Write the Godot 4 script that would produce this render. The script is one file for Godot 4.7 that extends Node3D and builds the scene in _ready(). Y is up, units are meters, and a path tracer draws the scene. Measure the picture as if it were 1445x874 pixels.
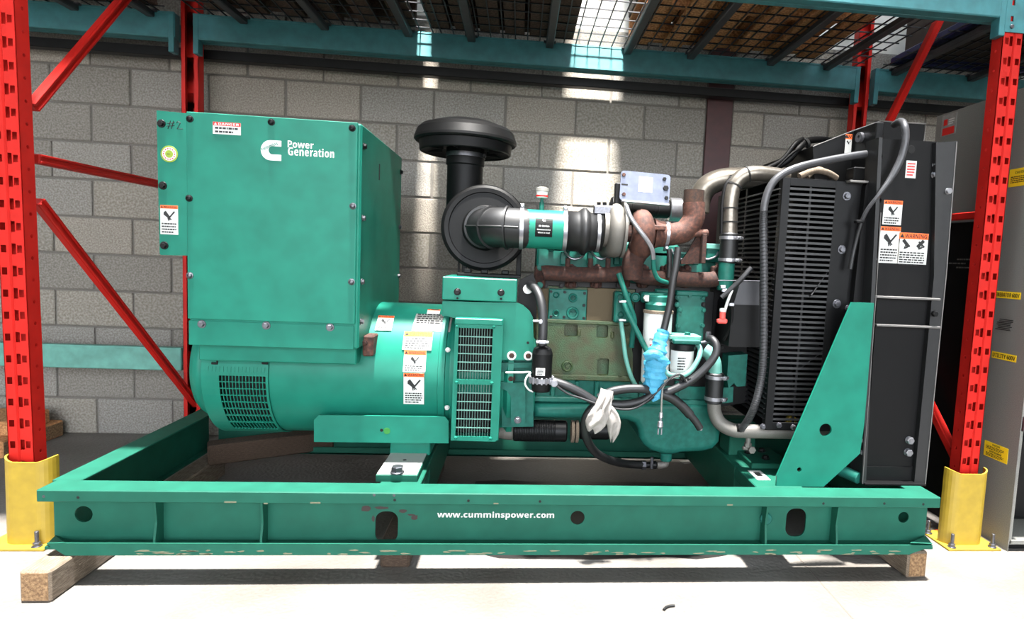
extends Node3D
# A diesel generating set on a green skid, parked in a pallet rack against a concrete block wall.
# World: x along the wall, y up, z out of the wall towards the viewer. Floor at y = 0, wall face at z = 0.

const FOCAL := 857.818
const CENTRE_X := 813.962
const CENTRE_Y := 437.0
const EYE := Vector3(2.1128, 1.09382, 3.55832)
const AX := Vector3(0.9946332, 0.0459375, 0.0927066)   # the lens's right
const AY := Vector3(0.0378792, -0.9954980, 0.0868840)  # down
const AZ := Vector3(0.0962805, -0.0829061, -0.9918955) # forward

var M := {}
var tex := {}
var names := {}
var rng := RandomNumberGenerator.new()

# ---------------------------------------------------------------- measuring: where a sight line meets a plane
func sight(x: float, y: float) -> Vector3:
	return AX * ((x - CENTRE_X) / FOCAL) + AY * ((y - CENTRE_Y) / FOCAL) + AZ

func q(x: float, y: float, z: float) -> Vector3:
	var d := sight(x, y)
	return EYE + d * ((z - EYE.z) / d.z)

func qy(x: float, y: float, h: float) -> Vector3:
	var d := sight(x, y)
	return EYE + d * ((h - EYE.y) / d.y)

func qx(x: float, y: float, a: float) -> Vector3:
	var d := sight(x, y)
	return EYE + d * ((a - EYE.x) / d.x)

func span(x0: float, y0: float, x1: float, y1: float, z: float) -> Array:
	var xm := (x0 + x1) / 2.0
	var ym := (y0 + y1) / 2.0
	return [Vector3(q(x0, ym, z).x, q(xm, y1, z).y, z), Vector3(q(x1, ym, z).x, q(xm, y0, z).y, z)]

func outline(z: float, xy: Array) -> PackedVector2Array:
	var out := PackedVector2Array()
	for i in range(0, xy.size(), 2):
		var p := q(xy[i], xy[i + 1], z)
		out.append(Vector2(p.x, p.y))
	return out

func path(pts: Array, k := 6) -> PackedVector3Array:
	# pts: [x, y, z] triples; a smooth curve through the measured points
	var p := PackedVector3Array()
	for t in pts:
		p.append(q(t[0], t[1], t[2]))
	return smooth(p, k)

func smooth(p: PackedVector3Array, k := 6) -> PackedVector3Array:
	if p.size() < 3:
		return p
	var out := PackedVector3Array()
	for i in p.size() - 1:
		var a := p[maxi(i - 1, 0)]
		var d := p[mini(i + 2, p.size() - 1)]
		for j in k:
			out.append(p[i].cubic_interpolate(p[i + 1], a, d, float(j) / k))
	out.append(p[p.size() - 1])
	return out

# ---------------------------------------------------------------- mesh builder
class Shape:
	var v := PackedVector3Array()
	var n := PackedVector3Array()

	func tri(a: Vector3, b: Vector3, c: Vector3, na: Vector3, nb: Vector3, nc: Vector3) -> void:
		if (b - a).cross(c - a).dot(na + nb + nc) > 0.0:
			v.append(a); v.append(c); v.append(b)
			n.append(na); n.append(nc); n.append(nb)
		else:
			v.append(a); v.append(b); v.append(c)
			n.append(na); n.append(nb); n.append(nc)

	func flat(a: Vector3, b: Vector3, c: Vector3, out: Vector3) -> void:
		var m := (b - a).cross(c - a).normalized()
		if m.dot(out) < 0.0:
			m = -m
		tri(a, b, c, m, m, m)

	func quad(a: Vector3, b: Vector3, c: Vector3, d: Vector3, out: Vector3) -> void:
		flat(a, b, c, out)
		flat(a, c, d, out)

	func squad(a: Vector3, b: Vector3, c: Vector3, d: Vector3, na: Vector3, nb: Vector3, nc: Vector3, nd: Vector3) -> void:
		tri(a, b, c, na, nb, nc)
		tri(a, c, d, na, nc, nd)

	func obox(xf: Transform3D, size: Vector3, bev := 0.0) -> Shape:
		var h := size / 2.0
		bev = minf(bev, minf(h.x, minf(h.y, h.z)) * 0.49)
		var corner := func(s: Vector3, axis: int) -> Vector3:
			var o := Vector3.ZERO
			for k in 3:
				o[k] = s[k] * (h[k] if k == axis else h[k] - bev)
			return xf * o
		for axis in 3:
			var b := (axis + 1) % 3
			var c := (axis + 2) % 3
			for sg in [-1.0, 1.0]:
				var s := Vector3.ZERO
				s[axis] = sg
				var ring := []
				for e in [[-1, -1], [1, -1], [1, 1], [-1, 1]]:
					s[b] = e[0]
					s[c] = e[1]
					ring.append(corner.call(s, axis))
				var dir := Vector3.ZERO
				dir[axis] = sg
				quad(ring[0], ring[1], ring[2], ring[3], xf.basis * dir)
		if bev > 0.0:
			for k in 3:
				var a := (k + 1) % 3
				var b := (k + 2) % 3
				for sa in [-1.0, 1.0]:
					for sb in [-1.0, 1.0]:
						var lo := Vector3.ZERO
						lo[a] = sa
						lo[b] = sb
						lo[k] = -1.0
						var hi := lo
						hi[k] = 1.0
						var dir := lo
						dir[k] = 0.0
						quad(corner.call(lo, a), corner.call(hi, a), corner.call(hi, b), corner.call(lo, b), xf.basis * dir)
			for sx in [-1.0, 1.0]:
				for sy in [-1.0, 1.0]:
					for sz in [-1.0, 1.0]:
						var s := Vector3(sx, sy, sz)
						flat(corner.call(s, 0), corner.call(s, 1), corner.call(s, 2), xf.basis * s)
		return self

	func box(lo: Vector3, hi: Vector3, bev := 0.0) -> Shape:
		var a := Vector3(minf(lo.x, hi.x), minf(lo.y, hi.y), minf(lo.z, hi.z))
		var b := Vector3(maxf(lo.x, hi.x), maxf(lo.y, hi.y), maxf(lo.z, hi.z))
		return obox(Transform3D(Basis(), (a + b) / 2.0), b - a, bev)

	static func frame(dir: Vector3) -> Basis:
		var z := dir.normalized()
		var x := Vector3.UP.cross(z)
		if x.length() < 0.05:
			x = Vector3.RIGHT.cross(z)
		x = x.normalized()
		return Basis(x, z.cross(x), z)

	# profile points (t along the axis, r), smooth round the axis, creased along it
	func lathe(o: Vector3, dir: Vector3, prof: Array, seg := 24, soft := false) -> Shape:
		var f := frame(dir)
		for i in prof.size() - 1:
			var p: Vector2 = prof[i]
			var w: Vector2 = prof[i + 1]
			if p.distance_to(w) < 1e-7:
				continue
			var tn := Vector2(-(w.y - p.y), w.x - p.x).normalized() # (axial, radial)
			var t0 := tn
			var t1 := tn
			if soft:
				if i > 0:
					var e: Vector2 = prof[i] - prof[i - 1]
					t0 = (tn + Vector2(-e.y, e.x).normalized()).normalized()
				if i < prof.size() - 2:
					var e2: Vector2 = prof[i + 2] - prof[i + 1]
					t1 = (tn + Vector2(-e2.y, e2.x).normalized()).normalized()
			for k in seg:
				var a0 := TAU * k / seg
				var a1 := TAU * (k + 1) / seg
				var r0 := f.x * cos(a0) + f.y * sin(a0)
				var r1 := f.x * cos(a1) + f.y * sin(a1)
				var A := o + f.z * p.x + r0 * p.y
				var B := o + f.z * p.x + r1 * p.y
				var C := o + f.z * w.x + r1 * w.y
				var D := o + f.z * w.x + r0 * w.y
				var nA := f.z * t0.x + r0 * t0.y
				var nB := f.z * t0.x + r1 * t0.y
				var nC := f.z * t1.x + r1 * t1.y
				var nD := f.z * t1.x + r0 * t1.y
				if p.y < 1e-6:
					tri(A, C, D, nA, nC, nD)
				elif w.y < 1e-6:
					tri(A, B, C, nA, nB, nC)
				else:
					squad(A, B, C, D, nA, nB, nC, nD)
		return self

	func cyl(a: Vector3, b: Vector3, ra: float, rb := -1.0, seg := 20) -> Shape:
		if rb < 0.0:
			rb = ra
		var l := a.distance_to(b)
		return lathe(a, b - a, [Vector2(0, 0), Vector2(0, ra), Vector2(l, rb), Vector2(l, 0)], seg)

	# chamfered cylinder
	func drum(a: Vector3, b: Vector3, r: float, bev: float, seg := 24) -> Shape:
		var l := a.distance_to(b)
		return lathe(a, b - a, [Vector2(0, 0), Vector2(0, r - bev), Vector2(bev, r), Vector2(l - bev, r), Vector2(l, r - bev), Vector2(l, 0)], seg)

	func hexnut(a: Vector3, dir: Vector3, r: float, h: float) -> Shape:
		var f := frame(dir)
		var top := a + f.z * h
		for k in 6:
			var r0 := f.x * cos(TAU * k / 6) + f.y * sin(TAU * k / 6)
			var r1 := f.x * cos(TAU * (k + 1) / 6) + f.y * sin(TAU * (k + 1) / 6)
			quad(a + r0 * r, a + r1 * r, a + f.z * h * 0.85 + r1 * r, a + f.z * h * 0.85 + r0 * r, r0 + r1)
			quad(a + f.z * h * 0.85 + r0 * r, a + f.z * h * 0.85 + r1 * r, top + r1 * r * 0.86, top + r0 * r * 0.86, r0 + r1 + f.z)
			flat(top, top + r0 * r * 0.86, top + r1 * r * 0.86, f.z)
		return self

	func tube(p: PackedVector3Array, r: Variant, seg := 10, wide := 1.0) -> Shape:
		var m := p.size()
		var bases := []
		var up := Vector3.ZERO
		for i in m:
			var t := (p[mini(i + 1, m - 1)] - p[maxi(i - 1, 0)]).normalized()
			if i == 0:
				var f := frame(t)
				up = f.y
			up = (up - t * up.dot(t)).normalized()
			bases.append(Basis(t.cross(up), up, t))
		for i in m - 1:
			var ra: float = r[i] if r is Array else r
			var rb: float = r[i + 1] if r is Array else r
			var A: Basis = bases[i]
			var B: Basis = bases[i + 1]
			for k in seg:
				var c0 := Vector2(cos(TAU * k / seg), sin(TAU * k / seg))
				var c1 := Vector2(cos(TAU * (k + 1) / seg), sin(TAU * (k + 1) / seg))
				squad(p[i] + (A.x * c0.x * wide + A.y * c0.y) * ra, p[i] + (A.x * c1.x * wide + A.y * c1.y) * ra,
					p[i + 1] + (B.x * c1.x * wide + B.y * c1.y) * rb, p[i + 1] + (B.x * c0.x * wide + B.y * c0.y) * rb,
					A.x * c0.x / wide + A.y * c0.y, A.x * c1.x / wide + A.y * c1.y, B.x * c1.x / wide + B.y * c1.y, B.x * c0.x / wide + B.y * c0.y)
		for e in 2:
			var i := 0 if e == 0 else m - 1
			var F: Basis = bases[i]
			var ra: float = r[i] if r is Array else r
			for k in seg:
				flat(p[i], p[i] + (F.x * cos(TAU * k / seg) * wide + F.y * sin(TAU * k / seg)) * ra, p[i] + (F.x * cos(TAU * (k + 1) / seg) * wide + F.y * sin(TAU * (k + 1) / seg)) * ra, F.z * (-1.0 if e == 0 else 1.0))
		return self

	# a plate: outline (x, y) with holes, pushed out along xf's z from 0 to t
	func prism(poly: PackedVector2Array, xf: Transform3D, t: float, holes := []) -> Shape:
		if Geometry2D.is_polygon_clockwise(poly):
			poly = poly.duplicate()
			poly.reverse()
		var pieces: Array = [poly]
		for h: PackedVector2Array in holes:
			var lo := h[0]
			var hi := h[0]
			for p in h:
				lo = lo.min(p)
				hi = hi.max(p)
			var cx := (lo.x + hi.x) / 2.0
			var next := []
			for piece: PackedVector2Array in pieces:
				if Geometry2D.intersect_polygons(piece, h).is_empty():
					next.append(piece)
					continue
				for side in [[cx - 50.0, cx], [cx, cx + 50.0]]:
					var half := PackedVector2Array([Vector2(side[0], -50), Vector2(side[1], -50), Vector2(side[1], 50), Vector2(side[0], 50)])
					for part in Geometry2D.intersect_polygons(piece, half):
						next.append_array(Geometry2D.clip_polygons(part, h))
			pieces = next
		for piece: PackedVector2Array in pieces:
			var idx := Geometry2D.triangulate_polygon(piece)
			for i in range(0, idx.size(), 3):
				var a := piece[idx[i]]
				var b := piece[idx[i + 1]]
				var c := piece[idx[i + 2]]
				flat(xf * Vector3(a.x, a.y, t), xf * Vector3(b.x, b.y, t), xf * Vector3(c.x, c.y, t), xf.basis.z * signf(t))
				flat(xf * Vector3(a.x, a.y, 0), xf * Vector3(b.x, b.y, 0), xf * Vector3(c.x, c.y, 0), -xf.basis.z * signf(t))
		var rings := [poly]
		rings.append_array(holes)
		for r in rings.size():
			var ring: PackedVector2Array = rings[r]
			var ccw := not Geometry2D.is_polygon_clockwise(ring)
			for i in ring.size():
				var a := ring[i]
				var b := ring[(i + 1) % ring.size()]
				var o := Vector2(b.y - a.y, a.x - b.x)
				if not ccw:
					o = -o
				if r > 0:
					o = -o
				quad(xf * Vector3(a.x, a.y, 0), xf * Vector3(b.x, b.y, 0), xf * Vector3(b.x, b.y, t), xf * Vector3(a.x, a.y, t), xf.basis * Vector3(o.x, o.y, 0))
		return self

	# a plate whose front edge is rounded off by r
	func soft_prism(poly: PackedVector2Array, xf: Transform3D, t: float, r: float, steps := 4) -> Shape:
		if Geometry2D.is_polygon_clockwise(poly):
			poly = poly.duplicate()
			poly.reverse()
		var n := poly.size()
		var nor := []
		for i in n:
			var e0 := (poly[i] - poly[(i + n - 1) % n]).normalized()
			var e1 := (poly[(i + 1) % n] - poly[i]).normalized()
			var m := Vector2(e0.y + e1.y, -e0.x - e1.x).normalized()
			nor.append(m / maxf(.5, m.dot(Vector2(e0.y, -e0.x))))
		var last: Array = []
		var lastn: Array = []
		for k in steps + 2:
			var a := 0.0 if k == 0 else PI / 2 * (k - 1) / steps
			var ring := []
			var rn := []
			for i in n:
				var p: Vector2 = poly[i] - nor[i] * r * (1.0 - cos(a))
				ring.append(xf * Vector3(p.x, p.y, 0.0 if k == 0 else t - r + r * sin(a)))
				rn.append((xf.basis * Vector3(nor[i].x * cos(a), nor[i].y * cos(a), sin(a))).normalized())
			if k > 0:
				for i in n:
					var j := (i + 1) % n
					squad(last[i], last[j], ring[j], ring[i], lastn[i], lastn[j], rn[j], rn[i])
			last = ring
			lastn = rn
		var flatp := PackedVector2Array()
		for i in n:
			flatp.append(poly[i] - nor[i] * r)
		var idx := Geometry2D.triangulate_polygon(flatp)
		for i in range(0, idx.size(), 3):
			flat(last[idx[i]], last[idx[i + 1]], last[idx[i + 2]], xf.basis.z)
		return self

	# a sheet of cells us x vs; solid(i, j) tells which are there; at(u, v, w) places them, w = 0 outside, 1 inside
	func sheet(us: Array, vs: Array, solid: Callable, at: Callable) -> Shape:
		var nu := us.size() - 1
		var nv := vs.size() - 1
		for j in nv:
			for i in nu:
				if not solid.call(i, j):
					continue
				var P := []
				for w in 2:
					P.append([at.call(us[i], vs[j], w), at.call(us[i + 1], vs[j], w), at.call(us[i + 1], vs[j + 1], w), at.call(us[i], vs[j + 1], w)])
				var out: Vector3 = P[0][0] - P[1][0]
				quad(P[0][0], P[0][1], P[0][2], P[0][3], out)
				quad(P[1][0], P[1][1], P[1][2], P[1][3], -out)
				var mid: Vector3 = (P[0][0] + P[0][2]) / 2.0
				for e in [[0, -1, 0, 1], [1, 0, 1, 2], [0, 1, 2, 3], [-1, 0, 3, 0]]:
					var ii: int = i + e[0]
					var jj: int = j + e[1]
					if ii < 0 or jj < 0 or ii >= nu or jj >= nv or not solid.call(ii, jj):
						var a: int = e[2]
						var b: int = e[3]
						quad(P[0][a], P[0][b], P[1][b], P[1][a], (P[0][a] + P[0][b]) / 2.0 - mid)
		return self

	func add(m: Mesh, xf: Transform3D) -> Shape:
		for s in m.get_surface_count():
			var arr := m.surface_get_arrays(s)
			var vv: PackedVector3Array = arr[Mesh.ARRAY_VERTEX]
			var nn: PackedVector3Array = arr[Mesh.ARRAY_NORMAL]
			var ii: PackedInt32Array = arr[Mesh.ARRAY_INDEX] if arr[Mesh.ARRAY_INDEX] != null else PackedInt32Array(range(vv.size()))
			for k in ii:
				v.append(xf * vv[k])
				n.append((xf.basis * nn[k]).normalized())
		return self

	func mesh() -> ArrayMesh:
		var a := []
		a.resize(Mesh.ARRAY_MAX)
		a[Mesh.ARRAY_VERTEX] = v
		a[Mesh.ARRAY_NORMAL] = n
		var m := ArrayMesh.new()
		m.add_surface_from_arrays(Mesh.PRIMITIVE_TRIANGLES, a)
		return m

# a gathered strip of cloth: hung along a curve, pleated across, a few millimetres thick
func cloth(pts: PackedVector3Array, widths: Array, pleats: float, depth: float, turn := 0.0) -> Shape:
	var us := []
	var vs := []
	for k in 25:
		us.append(k / 24.0)
	for k in pts.size():
		vs.append(k / (pts.size() - 1.0))
	var at := func(u: float, v: float, w: int) -> Vector3:
		var f: float = v * (pts.size() - 1)
		var i := mini(int(f), pts.size() - 2)
		var p: Vector3 = pts[i].lerp(pts[i + 1], f - i)
		var d: Vector3 = (pts[i + 1] - pts[i]).normalized()
		var side: Vector3 = d.cross(FW).normalized().rotated(d, turn)
		var g: float = v * (widths.size() - 1)
		var j := mini(int(g), widths.size() - 2)
		var wide: float = lerpf(widths[j], widths[j + 1], g - j)
		var a: float = (u - .5) * 2.0
		var out: float = sin((u + .15 * sin(v * 5.0)) * pleats * TAU + v * 2.0) * depth * (.4 + v) + sqrt(maxf(0.0, 1.0 - a * a)) * wide * .28
		return p + side * a * wide * .5 + FW * (out - .004 * w) + d * sin(u * 9.0 + 1.0) * .006 * v
	return Shape.new().sheet(us, vs, func(i: int, j: int) -> bool: return true, at)

# ---------------------------------------------------------------- objects
func numbered(called: String) -> String:
	var k: int = names.get(called, 0)
	names[called] = k + 1
	return called if k == 0 else "%s_%03d" % [called, k]

func tag(o: Node, label: String, category := "", group := "", kind := "") -> Node:
	if label: o.set_meta("label", label)
	if category: o.set_meta("category", category)
	if group: o.set_meta("group", group)
	if kind: o.set_meta("kind", kind)
	return o

func thing(called: String, base: Vector3, label: String, category: String, group := "") -> Node3D:
	var o := Node3D.new()
	o.name = numbered(called)
	add_child(o)
	o.position = base
	tag(o, label, category, group)
	return o

# a mesh in world coordinates; under a thing it is set back by the thing's own place
func obj(called: String, s: Shape, m: Material, parent: Node = null) -> MeshInstance3D:
	var o := MeshInstance3D.new()
	o.mesh = s.mesh()
	o.material_override = m
	if parent == null:
		o.name = numbered(called)
		add_child(o)
	else:
		o.name = called
		parent.add_child(o, true)
		if parent.get_parent() == self and not parent is MeshInstance3D:
			o.position = -parent.position
	return o

func struct(called: String, s: Shape, m: Material) -> MeshInstance3D:
	var o := obj(called, s, m)
	o.set_meta("kind", "structure")
	return o

func B() -> Shape:
	return Shape.new()

func pbox(s: Shape, x0: float, y0: float, x1: float, y1: float, z: float, depth: float, bev := 0.002) -> Shape:
	var r := span(x0, y0, x1, y1, z)
	return s.box(r[0] - Vector3(0, 0, depth), r[1], bev)

func pplate(s: Shape, z: float, t: float, xy: Array, holes := []) -> Shape:
	return s.prism(outline(z, xy), Transform3D(Basis(), Vector3(0, 0, z - t)), t, holes)

func ring2(c: Vector2, r: float, n := 16) -> PackedVector2Array:
	var o := PackedVector2Array()
	for k in n:
		o.append(c + Vector2(cos(TAU * k / n), sin(TAU * k / n)) * r)
	return o

func slot2(lo: Vector2, hi: Vector2, r: float, n := 6) -> PackedVector2Array:
	# a rounded rectangle
	var o := PackedVector2Array()
	var cs := [Vector2(hi.x - r, hi.y - r), Vector2(lo.x + r, hi.y - r), Vector2(lo.x + r, lo.y + r), Vector2(hi.x - r, lo.y + r)]
	for k in 4:
		for i in n + 1:
			var a := PI / 2 * k + PI / 2 * i / n
			var p: Vector2 = cs[k] + Vector2(cos(a), sin(a)) * r
			if o.is_empty() or o[o.size() - 1].distance_to(p) > 1e-6:
				o.append(p)
	return o

func bolt(parent: Node, p: Vector3, dir: Vector3, r: float, m: Material, washer := 1.5, called := "bolt") -> void:
	var s := B()
	if washer > 0.0:
		s.drum(p, p + dir * r * 0.35, r * washer, r * 0.1, 14)
	s.hexnut(p + dir * r * 0.3, dir, r, r * 0.9)
	obj(called, s, m, parent)

func screw(parent: Node, p: Vector3, dir: Vector3, r: float, m: Material) -> void:
	obj("screw", B().lathe(p, dir, [Vector2(0, r * 1.25), Vector2(r * .3, r * 1.2), Vector2(r * .35, r), Vector2(r * .95, r * .75), Vector2(r * 1.1, r * .4), Vector2(r * 0.8, r * .3), Vector2(r * .8, 0)], 10), m, parent)

func clamp_ring(parent: Node, c: Vector3, dir: Vector3, r: float, w: float, m: Material, at := Vector3.UP) -> void:
	dir = dir.normalized()
	var s := B().lathe(c - dir * w / 2, dir, [Vector2(0, r * .97), Vector2(0, r + .003), Vector2(w, r + .003), Vector2(w, r * .97)], 28)
	var b := Basis(dir, at.normalized(), dir.cross(at).normalized())
	s.obox(Transform3D(b, c + at.normalized() * (r + .008)), Vector3(w * 1.1, .016, .026), .003)
	s.drum(c + at.normalized() * (r + .009) - b.z * .022, c + at.normalized() * (r + .009) + b.z * .022, .006, .001, 8)
	obj("hose_clamp", s, m, parent)

func text(parent: Node, called: String, str_: String, c: Vector3, u: Vector3, v: Vector3, w: float, h: float, m: Material, bold := true, face := "Droid Sans") -> void:
	var s := letters(B(), str_, c, u, v, w, h, bold, face)
	if s.v.size():
		obj(called, s, m, parent)

func letters(s: Shape, str_: String, c: Vector3, u: Vector3, v: Vector3, w: float, h: float, bold := true, face := "Droid Sans") -> Shape:
	var tm := TextMesh.new()
	var f := SystemFont.new()
	f.font_names = PackedStringArray([face])
	f.font_weight = 700 if bold else 400
	tm.font = f
	tm.text = str_
	tm.font_size = 40
	tm.pixel_size = 0.01
	tm.depth = 0.01
	tm.curve_step = 3.0
	var bb := tm.get_aabb()
	if bb.size.x < 1e-6 or bb.size.y < 1e-6:
		return s
	u = u.normalized()
	v = v.normalized()
	var sx := w / bb.size.x
	var sy := h / bb.size.y
	var b := Basis(u * sx, v * sy, u.cross(v) * 0.03)
	var mid := bb.position + bb.size / 2.0
	s.add(tm, Transform3D(b, c - b * Vector3(mid.x, mid.y, 0)))
	return s

# rows of small print too fine to read: short dashes
func fine_print(s: Shape, c: Vector3, u: Vector3, v: Vector3, w: float, h: float, rows: int) -> Shape:
	u = u.normalized()
	v = v.normalized()
	var b := Basis(u, v, u.cross(v))
	for r in rows:
		var x := -w / 2
		var right := w / 2 * (0.55 if r == rows - 1 else rng.randf_range(0.85, 1.0))
		var y := h / 2 - h * (r + 0.5) / rows
		while x < right:
			var l := rng.randf_range(0.05, 0.16) * w
			l = minf(l, right - x)
			s.obox(Transform3D(b, c + u * (x + l / 2) + v * y), Vector3(l, h / rows * 0.52, 0.0006))
			x += l + w * 0.03
	return s

# ---------------------------------------------------------------- materials
func noise(called: String, freq: float, lo: Color, hi: Color, octaves := 4, as_normal := false, bump := 4.0, kind := FastNoiseLite.TYPE_SIMPLEX_SMOOTH, size := 512) -> Texture2D:
	if tex.has(called):
		return tex[called]
	var n := FastNoiseLite.new()
	n.seed = called.hash() % 10000
	n.noise_type = kind
	n.frequency = freq
	n.fractal_octaves = octaves
	var t := NoiseTexture2D.new()
	t.width = size
	t.height = size
	t.seamless = true
	t.noise = n
	if as_normal:
		t.as_normal_map = true
		t.bump_strength = bump
	else:
		var g := Gradient.new()
		g.set_color(0, lo)
		g.set_color(1, hi)
		t.color_ramp = g
	tex[called] = t
	return t

func mat(c: Color, rough := 0.5, metal := 0.0, t: Texture2D = null, scale := 2.0, nm: Texture2D = null, nscale := 0.5) -> StandardMaterial3D:
	var m := StandardMaterial3D.new()
	m.albedo_color = c
	m.roughness = rough
	m.metallic = metal
	if t:
		m.albedo_texture = t
	if nm:
		m.normal_enabled = true
		m.normal_texture = nm
		m.normal_scale = nscale
	if t or nm:
		m.uv1_triplanar = true
		m.uv1_world_triplanar = true
		m.uv1_scale = Vector3.ONE * scale
	return m

func materials() -> void:
	var soft := noise("soft", 0.012, Color(.88, .88, .88), Color(1, 1, 1), 3)
	var blotch := noise("blotch", 0.02, Color(.82, .82, .82), Color(1, 1, 1), 5)
	var grain := noise("grain", 0.16, Color(.72, .72, .72), Color(1, 1, 1), 3)
	var grain_n := noise("grain_n", 0.2, Color.BLACK, Color.WHITE, 3, true, 3.0)
	var pit_n := noise("pit_n", 0.09, Color.BLACK, Color.WHITE, 4, true, 6.0)
	var rust_t := noise("rust_t", 0.03, Color(.30, .20, .16), Color(1, .84, .74), 5)
	var olive_t := noise("olive_t", 0.014, Color(.78, .66, .42), Color(.70, 1.0, .86), 3)
	var wood_t := noise("wood_t", 0.03, Color(.55, .5, .45), Color(1, 1, 1), 4)
	var dirt := noise("dirt", 0.008, Color(.7, .66, .6), Color(1, 1, 1), 5)
	M.green = mat(Color(.10, .45, .375), .42, 0, soft, 1.2)
	M.skid = mat(Color(.10, .34, .275), .55, 0, soft, 1.5)
	M.engine = mat(Color(.11, .37, .325), .42, 0, blotch, 3.0)
	M.olive = mat(Color(.255, .285, .205), .6, 0, olive_t, 1.7, grain_n, .4)
	M.brown = mat(Color(.33, .275, .175), .75, 0, grain, 5.0, grain_n, .5)
	M.black = mat(Color(.04, .038, .04), .5, 0, soft, 2.0)
	M.black_metal = mat(Color(.065, .065, .068), .42, 0, blotch, 2.5)
	M.plastic = mat(Color(.05, .05, .053), .5, 0, soft, 4.0, grain_n, .15)
	M.rubber = mat(Color(.05, .05, .055), .5, 0, blotch, 5.0)
	M.sleeve = mat(Color(.27, .27, .28), .4, .2, blotch, 6.0)
	M.hose = mat(Color(.10, .10, .108), .5, 0, blotch, 6.0)
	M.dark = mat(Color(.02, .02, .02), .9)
	M.red = mat(Color(.74, .13, .105), .42, 0, soft, 1.5)
	M.teal = mat(Color(.20, .45, .47), .5, 0, blotch, 1.2)
	M.teal_pale = mat(Color(.38, .62, .57), .5, 0, blotch, 1.2)
	M.yellow = mat(Color(.64, .535, .15), .45, 0, soft, 3.0)
	M.maroon = mat(Color(.25, .10, .10), .6, 0, blotch, 1.5)
	M.steel = mat(Color(.42, .42, .44), .35, .85, blotch, 8.0)
	M.bright = mat(Color(.64, .64, .66), .28, .8, soft, 8.0)
	M.zinc = mat(Color(.36, .38, .44), .4, .4, soft, 4.0)
	M.cast = mat(Color(.47, .455, .43), .55, .35, grain, 5.0, grain_n, .6)
	M.pipe = mat(Color(.50, .475, .44), .32, .8, blotch, 5.0)
	M.rust = mat(Color(.29, .185, .135), .85, 0, rust_t, 4.0, grain_n, .7)
	M.rust_pale = mat(Color(.40, .29, .25), .8, 0, rust_t, 3.0, grain_n, .5)
	M.scorched = mat(Color(.28, .20, .15), .85, 0, noise("scorch_t", .02, Color(.25, .22, .2), Color(1, .82, .6), 4), 5.0)
	M.white = mat(Color(.80, .80, .785), .4)
	M.label = mat(Color(.76, .76, .745), .5)
	M.ink = mat(Color(.04, .04, .04), .6)
	M.orange = mat(Color(.93, .38, .08), .5)
	M.caution = mat(Color(.95, .80, .12), .5)
	M.signal_red = mat(Color(.80, .10, .08), .5)
	M.lime = mat(Color(.50, .58, .10), .5)
	M.grey_paint = mat(Color(.53, .525, .50), .5, 0, grain, 3.0)
	M.grey_tag = mat(Color(.60, .60, .58), .45, .3, soft, 6.0)
	M.cloth = mat(Color(.60, .575, .55), .9, 0, soft, 8.0, pit_n, .6)
	M.tape = mat(Color(.25, .60, .73), .55, 0, soft, 8.0, pit_n, .6)
	M.floor = mat(Color(.44, .427, .41), .62, 0, noise("floor_t", 0.006, Color(.78, .75, .72), Color(1, 1, 1), 6), .5, grain_n, .18)
	M.mortar = mat(Color(.47, .45, .425), .95, 0, grain, 4.0, grain_n, .6)
	M.blocks = []
	for c in [Color(.575, .56, .53), Color(.60, .582, .548), Color(.545, .532, .508), Color(.585, .575, .555), Color(.615, .592, .558)]:
		M.blocks.append(mat(c, .93, 0, noise("block_t%d" % (M.blocks.size() % 2), 0.07, Color(.68, .66, .63), Color(1, 1, 1), 5), 1.6 + .2 * M.blocks.size(), pit_n, .3))
	M.timber = mat(Color(.62, .50, .36), .85, 0, wood_t, 5.0, pit_n, .5)
	M.timber_grey = mat(Color(.55, .50, .44), .9, 0, wood_t, 5.0, pit_n, .6)
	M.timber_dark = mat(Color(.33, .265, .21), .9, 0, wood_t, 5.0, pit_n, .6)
	M.pallet = mat(Color(.88, .64, .43), .85, 0, wood_t, 4.0, pit_n, .4)
	M.pallet_dark = mat(Color(.36, .27, .22), .9, 0, wood_t, 4.0, pit_n, .4)
	M.timber_grey.uv1_scale = Vector3(16, 16, 1.2)
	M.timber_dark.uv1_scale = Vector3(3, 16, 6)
	for m in [M.black, M.black_metal, M.plastic, M.green, M.engine, M.skid, M.red]:
		m.metallic_specular = .3
	M.carton = mat(Color(.24, .20, .17), .9, 0, soft, 2.0)
	M.siding = mat(Color(.90, .89, .86), .6, 0, soft, 1.0)
	M.roof = mat(Color(.55, .55, .55), .8)
	M.wire = mat(Color(.17, .17, .18), .45, .5)
	M.channel = mat(Color(.24, .24, .25), .5, .3, soft, 3.0)
	M.blue = mat(Color(.07, .10, .28), .5)
	M.frame_black = mat(Color(.09, .09, .094), .5, 0, blotch, 3.0)  # flanges lightened in the colour, as though catching light
	M.slat = mat(Color(.10, .10, .105), .45)
	M.core = mat(Color(.09, .085, .085), .6, .3)
	var g := StandardMaterial3D.new()
	g.albedo_color = Color(.9, .95, 1.0)
	g.emission_enabled = true
	g.emission = Color(.93, .97, 1.0)
	g.emission_energy_multiplier = 1.5
	M.added_glow = g

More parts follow.
